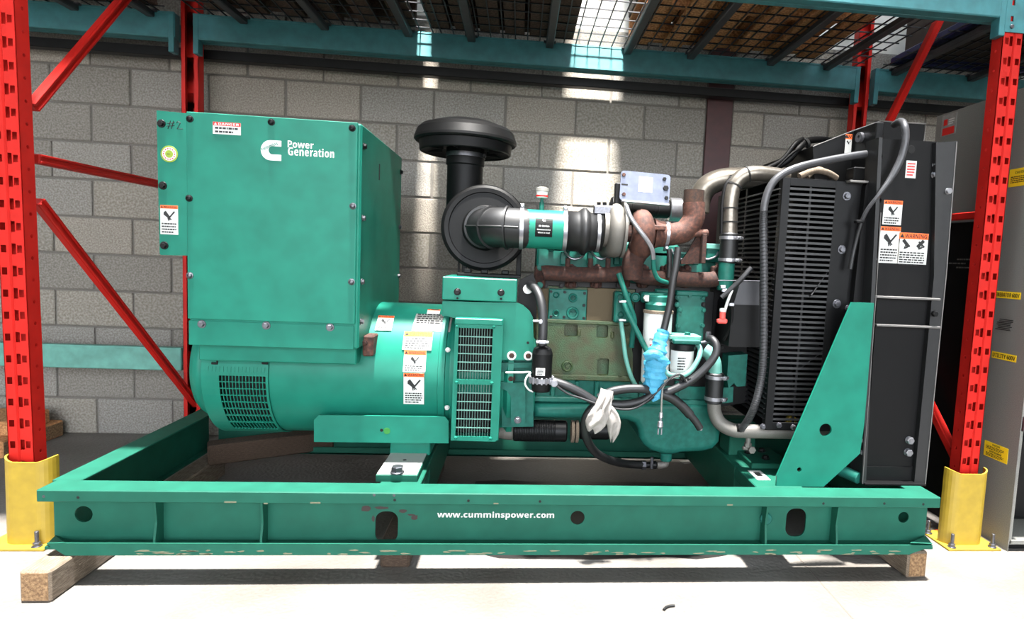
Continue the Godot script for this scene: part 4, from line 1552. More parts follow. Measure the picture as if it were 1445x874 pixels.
	var base_y: float = e[1].y + .001
	for x in [647.0, 653.0, 733.0]:
		var a := q(x, 388, .98)
		st.box(Vector3(a.x - .004, base_y, .96), Vector3(a.x + .004, base_y + .2, .98), .001)
	var l0 := q(645, 386, 1.22)
	var l1 := q(735, 387, 1.22)
	st.box(Vector3(l0.x, base_y, 1.14), Vector3(l1.x, base_y + .012, 1.225), .002)
	st.box(Vector3(l0.x, base_y, 1.0), Vector3(l0.x + .02, base_y + .22, 1.03), .002)
	st.box(Vector3(l1.x - .02, base_y, 1.0), Vector3(l1.x, base_y + .22, 1.03), .002)
	for x in [660.0, 684.0, 713.0]:
		var a := q(x, 383, 1.2)
		st.box(Vector3(a.x - .014, base_y + .012, 1.17), Vector3(a.x + .014, base_y + .028, 1.215), .003)
	obj("air_cleaner_stand", st, M.black, G)

func air_intake() -> void:
	# canister with its axis towards the viewer
	var c := Vector3(1.968, 1.2, 0)
	var can := obj("air_cleaner", B().lathe(Vector3(c.x, c.y, .74), FW, [Vector2(0, 0), Vector2(0, .150), Vector2(.012, .158), Vector2(.28, .158), Vector2(.285, .172), Vector2(.345, .172), Vector2(.352, .168), Vector2(.358, .158), Vector2(.356, .142), Vector2(.346, .138), Vector2(.346, .09), Vector2(.36, .07), Vector2(.36, 0)], 64), M.plastic, G)
	obj("end_ring", B().lathe(Vector3(c.x, c.y, 1.084), FW, [Vector2(0, .14), Vector2(.004, .139), Vector2(.004, .1365), Vector2(0, .1355)], 56), M.black_metal, can)
	# rain cap and stack
	var sc := Vector3(1.872, 0, .955)
	var st := obj("intake_stack", B().lathe(Vector3(sc.x, 1.24, sc.z), UP3, [Vector2(0, .0735), Vector2(.215, .0735), Vector2(.22, .0785), Vector2(.27, .0785), Vector2(.285, .079), Vector2(.285, 0)], 44), M.plastic, G)
	var yb := 1.498
	obj("hose_clamp", B().lathe(Vector3(sc.x, yb - .008, sc.z), UP3, [Vector2(0, .079), Vector2(0, .081), Vector2(.017, .081), Vector2(.017, .079)], 44), M.steel, st)
	obj("clamp_screw", B().drum(Vector3(sc.x + .08, yb, sc.z + .02), Vector3(sc.x + .08, yb, sc.z + .05), .007, .001, 10), M.black_metal, st)
	var cap := B().lathe(Vector3(sc.x, yb + .006, sc.z), UP3, [Vector2(.022, .078), Vector2(.026, .105), Vector2(.008, .172), Vector2(.002, .180), Vector2(.006, .186), Vector2(.042, .190), Vector2(.043, .203), Vector2(.049, .209), Vector2(.058, .209), Vector2(.090, .197), Vector2(.106, .180), Vector2(.128, .118), Vector2(.138, .06), Vector2(.139, 0)], 72)
	var cp := obj("rain_cap", cap, M.plastic, G)
	for k in 8:
		var a := TAU * (k + .3) / 8
		var r := Vector3(cos(a), 0, sin(a))
		obj("cap_vane", B().obox(Transform3D(Basis(r, UP3, r.cross(UP3)), Vector3(sc.x, yb + .022, sc.z) + r * .135), Vector3(.07, .016, .004)), M.plastic, cp)
	# ribbed elbow from the canister to the duct
	var zc := 1.285
	var pd := q(735, 322.5, zc)
	var pts := smooth(PackedVector3Array([Vector3(c.x - .012, c.y, 1.09), Vector3(c.x - .005, c.y, 1.15), Vector3(c.x + .022, pd.y, 1.225), Vector3(c.x + .075, pd.y, zc - .01), Vector3(pd.x, pd.y, zc), Vector3(pd.x + .014, pd.y, zc)]), 8)
	var el := obj("intake_elbow", B().tube(pts, .0735, 30), M.rubber, G)
	for k in [12, 19, 26]:
		var d := (pts[k + 1] - pts[k - 1]).normalized()
		obj("elbow_rib", B().lathe(pts[k] - d * .003, d, [Vector2(0, .073), Vector2(.002, .081), Vector2(.009, .081), Vector2(.011, .073)], 36), M.rubber, el)
	var seam := PackedVector3Array()
	for k in range(10, 32):
		var d := (pts[k + 1] - pts[k - 1]).normalized()
		seam.append(pts[k] + d.cross(UP3).normalized() * -.0745 if d.cross(UP3).dot(FW) < 0 else pts[k] + d.cross(UP3).normalized() * .0745)
	obj("mould_seam", B().tube(seam, .0045, 6), M.rubber, el)
	# straight run to the turbo: clamp, green duct, clamp, humped hose, clamp
	var at := func(x: float) -> Vector3:
		var p := q(x, 322.5, zc)
		return Vector3(p.x, pd.y, zc)
	clamp_ring(G, at.call(736), RT, .0745, .014, M.bright)
	var du: Vector3 = at.call(739)
	var dv: Vector3 = at.call(796)
	var duct := obj("intake_duct", B().lathe(du, RT, [Vector2(0, 0), Vector2(0, .0715), Vector2(dv.x - du.x, .0715), Vector2(dv.x - du.x, 0)], 48), M.green, G)
	var lc: Vector3 = at.call(766.5)
	var la := []
	for k in 9:
		la.append(deg_to_rad(-24 + 54.0 * k / 8))
	var ls := B().sheet([lc.x - .031, lc.x + .031], la, func(i: int, j: int) -> bool: return true, func(u: float, v: float, w: int) -> Vector3: return Vector3(u, pd.y + sin(v) * (.0724 - .001 * w), zc + cos(v) * (.0724 - .001 * w)))
	var lab := obj("service_label", ls, M.black, duct)
	for t in [["Cummins", .028, .034, .010], ["Air Service", .006, .038, .006], ["Maintenance Service", -.007, .048, .0055], ["When to read", -.018, .042, .0055]]:
		var ang: float = t[1] / .0724 + .05
		var nrm := Vector3(0, sin(ang), cos(ang))
		text(lab, "lettering", t[0] if t[1] < .02 else "C", Vector3(lc.x - (.0 if t[1] < .02 else 0.0), pd.y, zc) + nrm * .0728, RT, RT.cross(nrm) * -1.0, t[2] if t[1] < .02 else .012, t[3], M.white)
	clamp_ring(G, at.call(796.5), RT, .0735, .014, M.bright)
	var h0: Vector3 = at.call(800)
	var h1: Vector3 = at.call(849)
	var Lh := h1.x - h0.x
	obj("humped_hose", B().lathe(h0, RT, [Vector2(0, 0), Vector2(0, .0735), Vector2(Lh * .3, .0735), Vector2(Lh * .36, .079), Vector2(Lh * .45, .088), Vector2(Lh * .52, .088), Vector2(Lh * .60, .078), Vector2(Lh * .66, .071), Vector2(Lh, .070), Vector2(Lh, 0)], 44, true), M.rubber, G)
	clamp_ring(G, at.call(843), RT, .0705, .012, M.bright)
	# restriction indicator on the duct
	var ib := q(764, 300, zc)
	var ind := obj("restriction_gauge", B().lathe(Vector3(ib.x, pd.y + .068, zc), UP3, [Vector2(0, 0), Vector2(0, .009), Vector2(.032, .009), Vector2(.032, .006), Vector2(.048, .006), Vector2(.048, 0)], 16), M.engine, G)
	obj("gauge_window", B().lathe(Vector3(ib.x, pd.y + .114, zc), UP3, [Vector2(0, 0), Vector2(.002, .02), Vector2(.024, .022), Vector2(.026, 0)], 22), M.white, ind)
	obj("red_band", B().lathe(Vector3(ib.x, pd.y + .119, zc), UP3, [Vector2(0, .0205), Vector2(0, .0222), Vector2(.006, .0225), Vector2(.006, .0205)], 22), M.signal_red, ind)
	obj("gauge_cap", B().lathe(Vector3(ib.x, pd.y + .139, zc), UP3, [Vector2(0, 0), Vector2(0, .0245), Vector2(.012, .024), Vector2(.016, .012), Vector2(.016, 0)], 22), M.grey_paint, ind)

func engine_block() -> void:
	var zf := 1.21
	# cylinder block and head
	var blk := B()
	pbox(blk, 752, 404, 1003, 552, zf, .34, .008)
	var bl := obj("cylinder_block", blk, M.olive, G)
	obj("cylinder_head", pbox(B(), 757, 352, 1010, 406, 1.16, .3, .008), M.engine, G)
	var rc := obj("rocker_cover", pbox(B(), 768, 340, 960, 362, 1.16, .22, .012), M.engine, G)
	for x in [778, 801, 833]:
		var p := q(x, 352, 1.17)
		obj("cover_bolt", B().drum(p - UP3 * .01, p + UP3 * .03, .010, .002, 12).hexnut(p + UP3 * .03, UP3, .009, .01), M.engine, rc)
	obj("accessory_plate", pbox(B(), 893, 409, 1004, 545, zf + .008, .02, .002), M.black_metal, bl)
	# dark gasket band with bolt heads, and the injector lines over the manifold
	obj("gasket_band", pbox(B(), 757, 399, 1003, 408, zf + .008, .03, .002), M.black_metal, bl)
	for x in [770, 792, 812, 846, 872, 905, 930, 965, 990]:
		bolt(bl, q(x, 403, zf + .008), FW, .008, M.black_metal, 1.4)
	for x in [796, 834, 872, 948, 984]:
		obj("injector_line", B().tube(path([[x, 352, 1.19], [x + 4, 360, 1.22], [x + 14, 366, 1.23], [x + 26, 362, 1.22], [x + 30, 354, 1.19]], 5), .0045, 8), M.bright, G)
		obj("injector_body", pbox(B(), x - 5, 356, x + 3, 374, 1.20, .03, .003), M.engine, G)
	# front panel of the block: brown plate and green side plate with bosses
	obj("brown_plate", pbox(B(), 828, 407, 868, 456, zf + .012, .02, .002), M.brown, bl)
	obj("brown_plate", pbox(B(), 757, 407, 776, 452, zf + .006, .02, .002), M.brown, bl)
	var sp := obj("side_plate", pbox(B(), 774, 408.5, 828, 453, zf + .022, .03, .003), M.engine, G)
	for b in [[785, 416.5, .012, .006], [808.5, 420.5, .017, .012], [784.5, 442, .013, .006], [808, 442, .024, .010]]:
		var c := q(b[0], b[1], zf + .022)
		var r: float = b[2]
		obj("boss", B().lathe(c - FW * .002, FW, [Vector2(.0, r * 1.05), Vector2(.008, r), Vector2(.010, r * .85), Vector2(.008, r * .62), Vector2(.002, r * .55), Vector2(.002, 0)], 22), M.engine, sp)
	for b in [[777.5, 411.5], [797, 412.5], [825, 414], [824, 431], [824, 449], [796, 447.5], [777.5, 447]]:
		var c := q(b[0], b[1], zf + .022)
		obj("bolt", B().hexnut(c, FW, .006, .004), M.black_metal, sp)
	# cast panel with recesses, a boss and a pocket
	var cz := zf + .028
	var hs := []
	for r in [[796, 458, 815, 475], [841.5, 459, 858, 477], [842.5, 506, 859, 530]]:
		var e := span(r[0], r[1], r[2], r[3], cz)
		hs.append(slot2(Vector2(e[0].x, e[0].y), Vector2(e[1].x, e[1].y), .008, 3))
	var cast := B().prism(outline(cz, [757, 454, 872, 458, 884, 462, 893, 500, 893, 536, 757, 533]), Transform3D(Basis(), Vector3(0, 0, cz - .02)), .02, hs)
	var cp := obj("cast_panel", cast, M.olive, G)
	var bc := q(800.5, 517, cz)
	obj("boss", B().lathe(bc - FW * .001, FW, [Vector2(0, .023), Vector2(.01, .021), Vector2(.012, .017), Vector2(.006, .013), Vector2(.006, .008), Vector2(.010, .006), Vector2(.010, 0)], 26), M.olive, cp)
	for b in [[817, 470], [864, 473]]:
		var c := q(b[0], b[1], cz)
		obj("cast_pin", B().drum(c - UP3 * .012, c + UP3 * .012, .007, .002, 10), M.olive, cp)
	obj("cast_step", pbox(B(), 757, 452.5, 888, 458, cz + .006, .03, .003), M.olive, cp)
	obj("cast_step", pbox(B(), 757, 530, 893, 537.5, cz + .008, .035, .003), M.olive, cp)
	# crankcase skirt ribs
	obj("block_skirt", pbox(B(), 755, 537, 1005, 575, zf + .005, .3, .006), M.engine, G)
	for x in [780, 814, 842, 905, 955]:
		obj("skirt_rib", pbox(B(), x - 3, 538, x + 3, 568, zf + .02, .03, .003), M.engine, cp)
	# oil pan: shallow tray and a deep rounded sump
	obj("pan_rail", pbox(B(), 752, 563, 1008, 570, 1.24, .36, .003), M.engine, G)
	var z2 := 1.232
	var pan := outline(z2, [752, 568, 1006, 568, 1016, 575, 1018, 600, 1015, 624, 1006, 634, 990, 638, 962, 639, 950, 642, 935, 641, 918, 636, 908, 628, 902, 618, 900, 606, 896, 598, 886, 594, 860, 592, 800, 591, 752, 590])
	var pn := obj("oil_pan", B().soft_prism(pan, Transform3D(Basis(), Vector3(0, 0, .86)), z2 + .012 - .86, .026, 5), M.engine, G)
	# drain elbow, valve and fittings
	var e0 := q(940, 643, 1.2)
	obj("drain_boss", B().drum(e0 + UP3 * .012, e0 - UP3 * .022, .024, .004, 18), M.engine, pn)
	var pts := smooth(PackedVector3Array([e0 - UP3 * .01, e0 - UP3 * .03, q(937, 656, 1.2), q(927, 656.5, 1.2)]), 5)
	obj("drain_elbow", B().tube(pts, .015, 14), M.cast, pn)
	var va := q(926, 656.5, 1.2)
	var vb := q(906, 656.5, 1.2)
	var vl := obj("drain_valve", B().drum(va, va.lerp(vb, .45), .016, .003, 12).drum(va.lerp(vb, .45), va.lerp(vb, .8), .012, .002, 12).hexnut(va.lerp(vb, .78), vb - va, .016, .016), M.black_metal, pn)
	obj("valve_handle", B().box(q(920, 650, 1.215) - Vector3(.006, .035, .004), q(920, 650, 1.215) + Vector3(.006, .014, .004), .002), M.steel, vl)
	obj("hose_collar", B().hexnut(vb + RT * .014, Vector3(-1, 0, 0), .019, .018), M.steel, vl)
	# starter lying low on the block: ribbed barrel, bands and nose
	var sa := q(706, 607, 1.21)
	var sb := q(800, 607, 1.21)
	sb.y = sa.y
	var stt := obj("starter_motor", B().drum(sa + RT * .05, sb, .042, .006, 30), M.black_metal, G)
	var rib := B()
	for k in 24:
		var t := sa + RT * (.06 + k * .0065)
		rib.lathe(t, RT, [Vector2(0, .042), Vector2(.002, .0435), Vector2(.004, .042)], 26)
	obj("winding_ribs", rib, M.black_metal, stt)
	obj("starter_nose", B().lathe(sa - RT * .005, RT, [Vector2(0, 0), Vector2(0, .03), Vector2(.02, .036), Vector2(.05, .038), Vector2(.055, .042), Vector2(.055, 0)], 26), M.cast, stt)
	for x in [806.0, 812.0]:
		var c := q(x, 606, 1.21)
		c.y = sa.y
		obj("starter_band", B().lathe(c, RT, [Vector2(0, .03), Vector2(0, .044), Vector2(.011, .044), Vector2(.011, .03)], 26), M.timber_grey, stt)
	var s2 := q(818, 607, 1.19)
	s2.y = sa.y
	obj("solenoid", B().drum(s2, s2 + RT * .12, .036, .004, 26).drum(s2 + RT * .03, s2 + RT * .045, .038, .001, 26), M.black_metal, stt)
	obj("solenoid_cap", B().drum(s2 + RT * .10, s2 + RT * .15, .031, .006, 22), M.steel, stt)
	# gear housing and brackets at the front of the engine, by the fan
	var gh := obj("gear_housing", B().prism(outline(1.19, [995, 404, 1052, 404, 1054, 520, 1056, 568, 1010, 575, 995, 560]), Transform3D(Basis(), Vector3(0, 0, .85)), .34), M.black, G)
	for b in [[1002, 462], [1018, 490], [1016, 548], [985, 398]]:
		bolt(gh, q(b[0], b[1], 1.19), FW, .010, M.black_metal, 1.5)
	obj("pump_body", B().prism(outline(1.27, [1028, 502, 1055, 500, 1052, 545, 1040, 546, 1036, 541, 1028, 548, 1026, 535]), Transform3D(Basis(), Vector3(0, 0, 1.2)), .07), M.engine, G)
	obj("bracket", B().prism(outline(1.25, [1018, 548, 1035, 546, 1034, 568, 1016, 570]), Transform3D(Basis(), Vector3(0, 0, 1.2)), .05), M.engine, G)

func turbo() -> void:
	# exhaust manifold: two rusty logs with flanges and bolts
	var z := 1.265
	var a := q(768, 388, z)
	var b := q(884, 389, z)
	var pts := path([[766, 386, z], [774, 385, z], [800, 387, z], [850, 388, z], [886, 386, z]], 4)
	var mf := obj("exhaust_manifold", B().tube(pts, .029, 18), M.rust, G)
	var pts2 := path([[886, 372, z + .02], [896, 386, z + .015], [920, 392, z + .005], [960, 394, z], [1000, 395, z], [1010, 393, z]], 5)
	obj("manifold_log", B().tube(pts2, .030, 18), M.rust, mf)
	for x in [762, 806, 842, 882, 908, 940, 968, 1012]:
		var p := q(x, 390, z - .03)
		obj("manifold_flange", B().box(p - Vector3(.022, .045, .03), p + Vector3(.022, .04, .0), .006), M.rust, mf)
		for s in [-1.0, 1.0]:
			bolt(mf, p + Vector3(.0, .034 * s, .0), FW, .010, M.rust if x != 762 else M.engine, 1.3)
	for x in [801, 833, 858]:
		var p := q(x, 374, z)
		obj("stud", B().drum(p - UP3 * .02, p + UP3 * .025, .010, .002, 10), M.rust, mf)
	# riser to the turbo
	var ris := path([[893, 392, z + .02], [893, 370, z + .03], [903, 352, 1.29]], 5)
	obj("riser", B().tube(ris, .04, 18), M.rust, mf)
	# compressor: a cast scroll round the intake's axis
	var c := q(868, 324, 1.285)
	var sc := PackedVector3Array()
	var rr := []
	for k in 26:
		var t := deg_to_rad(-110 + 330.0 * k / 25)
		var r := .071 - .002 * k / 25.0
		sc.append(Vector3(c.x, c.y + sin(t) * r, c.z + cos(t) * r))
		rr.append(.036 - .016 * k / 25.0)
	var cs := obj("compressor_scroll", B().tube(sc, rr, 18).lathe(c - RT * .045, RT, [Vector2(0, 0), Vector2(0, .066), Vector2(.02, .067), Vector2(.03, .075), Vector2(.065, .08), Vector2(.07, .06), Vector2(.07, 0)], 40), M.cast, G)
	obj("compressor_outlet", B().tube(PackedVector3Array([sc[0] + Vector3(0, 0, .02), sc[0], sc[0] + Vector3(-.015, -.005, -.08)]), .036, 18), M.cast, cs)
	obj("scroll_flange", B().lathe(c + RT * .022, RT, [Vector2(0, .07), Vector2(0, .105), Vector2(.010, .105), Vector2(.010, .07)], 40), M.cast, cs)
	obj("wastegate_lever", pbox(B(), 838, 290, 868, 303, 1.32, .03, .004), M.steel, cs)
	for x in [845, 853, 862]:
		obj("nut", B().hexnut(q(x, 290, 1.305), UP3, .008, .012), M.black_metal, cs)
	# bearing housing and turbine scroll, rusted
	var d := q(888, 330, 1.285)
	obj("bearing_housing", B().lathe(d - RT * .03, RT, [Vector2(0, 0), Vector2(0, .045), Vector2(.012, .06), Vector2(.016, .032), Vector2(.05, .032), Vector2(.055, .055), Vector2(.065, .055), Vector2(.065, 0)], 28), M.rust, G)
	var t2 := q(904, 330, 1.29)
	var ts := PackedVector3Array()
	var tr := []
	for k in 22:
		var t := deg_to_rad(-100 + 310.0 * k / 21)
		ts.append(Vector3(t2.x, t2.y + sin(t) * .055, t2.z + cos(t) * .055))
		tr.append(.046 - .014 * k / 21.0)
	var tb := obj("turbine_scroll", B().tube(ts, tr, 18).drum(t2 - RT * .03, t2 + RT * .05, .05, .008, 28), M.rust_pale, G)
	obj("actuator_rod", pbox(B(), 918, 318, 940, 325, 1.35, .018, .003), M.rust_pale, tb)
	obj("turbine_flange", B().lathe(q(922, 330, 1.285), RT, [Vector2(0, 0), Vector2(0, .058), Vector2(.02, .05), Vector2(.06, .046), Vector2(.06, 0)], 28), M.rust_pale, tb)
	# exhaust elbow turning up to a square scorched stub
	var ep := path([[934, 331, 1.285], [948, 331, 1.285], [966, 326, 1.285], [978, 310, 1.285], [979, 294, 1.285], [979, 286, 1.285]], 7)
	var el := obj("exhaust_elbow", B().tube(ep, .042, 26), M.rust_pale, G)
	clamp_ring(el, q(939.5, 331, 1.285), RT, .046, .012, M.bright, Vector3(0, -1, .2).normalized())
	obj("exhaust_stub", B().lathe(q(978, 295, 1.285), UP3, [Vector2(0, .036), Vector2(0, .0385), Vector2(.070, .0385), Vector2(.070, .035), Vector2(.01, .035)], 30), M.scorched, el)
	# angle bracket under the elbow
	var br := obj("elbow_bracket", B().prism(outline(1.30, [986, 330, 998, 328, 996, 372, 962, 373, 962, 369, 972, 355]), Transform3D(Basis(), Vector3(0, 0, 1.28)), .012), M.rust, G)
	obj("bracket_flange", pbox(B(), 991, 330, 997, 372, 1.325, .04, .002), M.rust, br)
	obj("bracket_pin", B().drum(q(972, 330, 1.3), q(999, 329, 1.3), .014, .003, 14), M.rust_pale, br)
	# dark silencer pipe behind, with ribs and a pale sleeve
	var pa := q(862, 291, 1.12)
	var pb := q(944, 291, 1.12)
	pb.y = pa.y
	var dk := obj("crossover_pipe", B().drum(pa, pb, .037, .004, 26), M.black_metal, G)
	for x in [878, 884, 890, 921, 926]:
		var p := q(x, 291, 1.12)
		p.y = pa.y
		obj("pipe_rib", B().lathe(p, RT, [Vector2(0, .036), Vector2(.001, .039), Vector2(.005, .039), Vector2(.006, .036)], 26), M.black_metal, dk)
	obj("pipe_sleeve", B().drum(pb, pb + RT * .05, .047, .003, 26), M.bright, dk)
	# plate with a sticker over the turbo, folded from zinc sheet
	var z3 := 1.30
	var c1 := q(910, 265, z3)
	var tiltb := Basis(RT, -.10).rotated(FW, -.035)
	var e := span(875, 244, 945, 286.5, z3)
	var w: float = e[1].x - e[0].x
	var h: float = e[1].y - e[0].y
	var sh := B().prism(slot2(Vector2(-w / 2, -h / 2), Vector2(w / 2, h / 2), .012, 3), Transform3D(tiltb, c1), .005)
	var plate := obj("sensor_plate", sh, M.zinc, G)
	obj("plate_edge", B().obox(Transform3D(tiltb, c1 + tiltb * Vector3(.004, -h / 2 - .003, .006)), Vector3(w * .96, .007, .018), .002), M.bright, plate)
	var on := func(x: float, y: float) -> Vector3: return c1 + tiltb * Vector3(q(x, y, z3).x - c1.x, q(x, y, z3).y - c1.y, .005)
	for p in [[879.5, 248], [880, 276], [937, 252, ], [939, 265], [940, 279]]:
		var pc: Vector3 = on.call(p[0], p[1])
		var r := .011 if p[1] == 265 else .0075
		obj("bolt", B().hexnut(pc, tiltb.z, r, .005), M.black_metal if p[0] > 900 else M.rust, plate)
	obj("slot", B().obox(Transform3D(tiltb, on.call(881, 262)), Vector3(.024, .006, .001)), M.dark, plate)
	var sk := obj("sticker", B().obox(Transform3D(tiltb, on.call(910.5, 261)), Vector3(.052, .056, .0015)), M.label, plate)
	obj("tick_mark", B().obox(Transform3D(tiltb * Basis(FW, .7), on.call(912, 257.5) + tiltb.z * .001), Vector3(.010, .0016, .0008)), M.ink, sk)
	obj("plate_bracket", pbox(B(), 868, 258, 878, 290, 1.27, .03, .003), M.black_metal, G)

func filters() -> void:
	# spin-on oil filter: white can, dark seam, green head
	var z := 1.31
	var top := q(928, 441, z)
	var bot := q(924, 541, z)
	var ax := UP3
	var H := top.y - bot.y
	var b0 := Vector3((top.x + bot.x) / 2, bot.y, z)
	var of := obj("oil_filter", B().lathe(b0, ax, [Vector2(0, 0), Vector2(0, .046), Vector2(.008, .052), Vector2(H, .054), Vector2(H + .003, .05), Vector2(H + .003, 0)], 40), M.white, G)
	obj("filter_seam", B().lathe(b0 + ax * (H - .004), ax, [Vector2(0, .053), Vector2(.002, .057), Vector2(.012, .057), Vector2(.014, .05), Vector2(.014, 0)], 40), M.timber_grey, of)
	obj("filter_head", B().lathe(b0 + ax * (H + .01), ax, [Vector2(0, .05), Vector2(.02, .052), Vector2(.03, .042), Vector2(.05, .042), Vector2(.055, .034), Vector2(.055, 0)], 30), M.engine, of)
	obj("filter_mount", pbox(B(), 905, 413, 945, 428, 1.28, .09, .008), M.engine, of)
	var nut := q(912, 421, 1.30)
	obj("plug", B().hexnut(nut, FW, .013, .02), M.white, of)
	text(of, "lettering", "Fleetguard", Vector3(b0.x - .012, q(918, 477, z).y, z + .0545), RT, UP3, .055, .012, M.ink)
	obj("red_mark", B().box(Vector3(b0.x - .035, q(918, 487, z).y - .008, z + .043), Vector3(b0.x - .022, q(918, 487, z).y + .008, z + .0478)), M.signal_red, of)
	# ribbed green cover plate with a row of bolts
	var z2 := 1.25
	var cp := obj("cover_plate", pbox(B(), 955, 416, 994, 484, z2, .06, .004), M.engine, G)
	for p in [[956.5, 420], [955.5, 430], [959.5, 437.5], [957, 460], [991.5, 421], [992.5, 430], [992.5, 438], [991, 460], [973, 417]]:
		bolt(cp, q(p[0], p[1], z2), FW, .0075, M.engine if p[0] < 990 or p[1] != 430 else M.black_metal, 1.4)
	obj("block_top", pbox(B(), 925, 408, 952, 425, 1.24, .06, .006), M.engine, cp)
	obj("block_top", pbox(B(), 955, 411, 1000, 418, 1.26, .07, .004), M.engine, cp)
	# short fuel filter with head
	var f0 := q(961, 528, 1.35)
	var ft := q(962, 494, 1.35)
	var fh := ft.y - f0.y
	var ff := obj("fuel_filter", B().lathe(f0, UP3, [Vector2(0, 0), Vector2(0, .03), Vector2(.008, .041), Vector2(.02, .043), Vector2(fh, .043), Vector2(fh, 0)], 34), M.white, G)
	obj("filter_band", B().lathe(f0 + UP3 * fh, UP3, [Vector2(0, .044), Vector2(.004, .047), Vector2(.024, .047), Vector2(.028, .04), Vector2(.028, 0)], 34), M.black_metal, ff)
	obj("filter_head", B().box(Vector3(f0.x - .05, f0.y + fh + .028, 1.28), Vector3(f0.x + .055, f0.y + fh + .045, 1.40), .005), M.engine, ff)
	obj("head_plate", pbox(B(), 944, 474, 990, 480, 1.38, .1, .003), M.teal_pale, ff)
	var bp := q(970, 474, 1.36)
	bolt(ff, bp, UP3, .011, M.engine, 1.2)
	obj("fine_print", fine_print(B(), Vector3(f0.x - .012, f0.y + fh * .5, 1.35 + .0428), RT, UP3, .03, .05, 5), M.ink, ff)
	# green pipe elbow from the block to the lower coolant hose
	var ge := path([[994, 494, 1.30], [1002, 500, 1.31], [1008, 512, 1.315], [1009, 526, 1.315]], 6)
	obj("water_outlet", B().tube(ge, .026, 18), M.teal_pale, G)

func pipe_clamps(parent: Node, pts: Array, r: float, z: float, dir: Vector3, m: Material) -> void:
	for p in pts:
		clamp_ring(parent, q(p[0], p[1], z), dir, r, .014, m, FW)

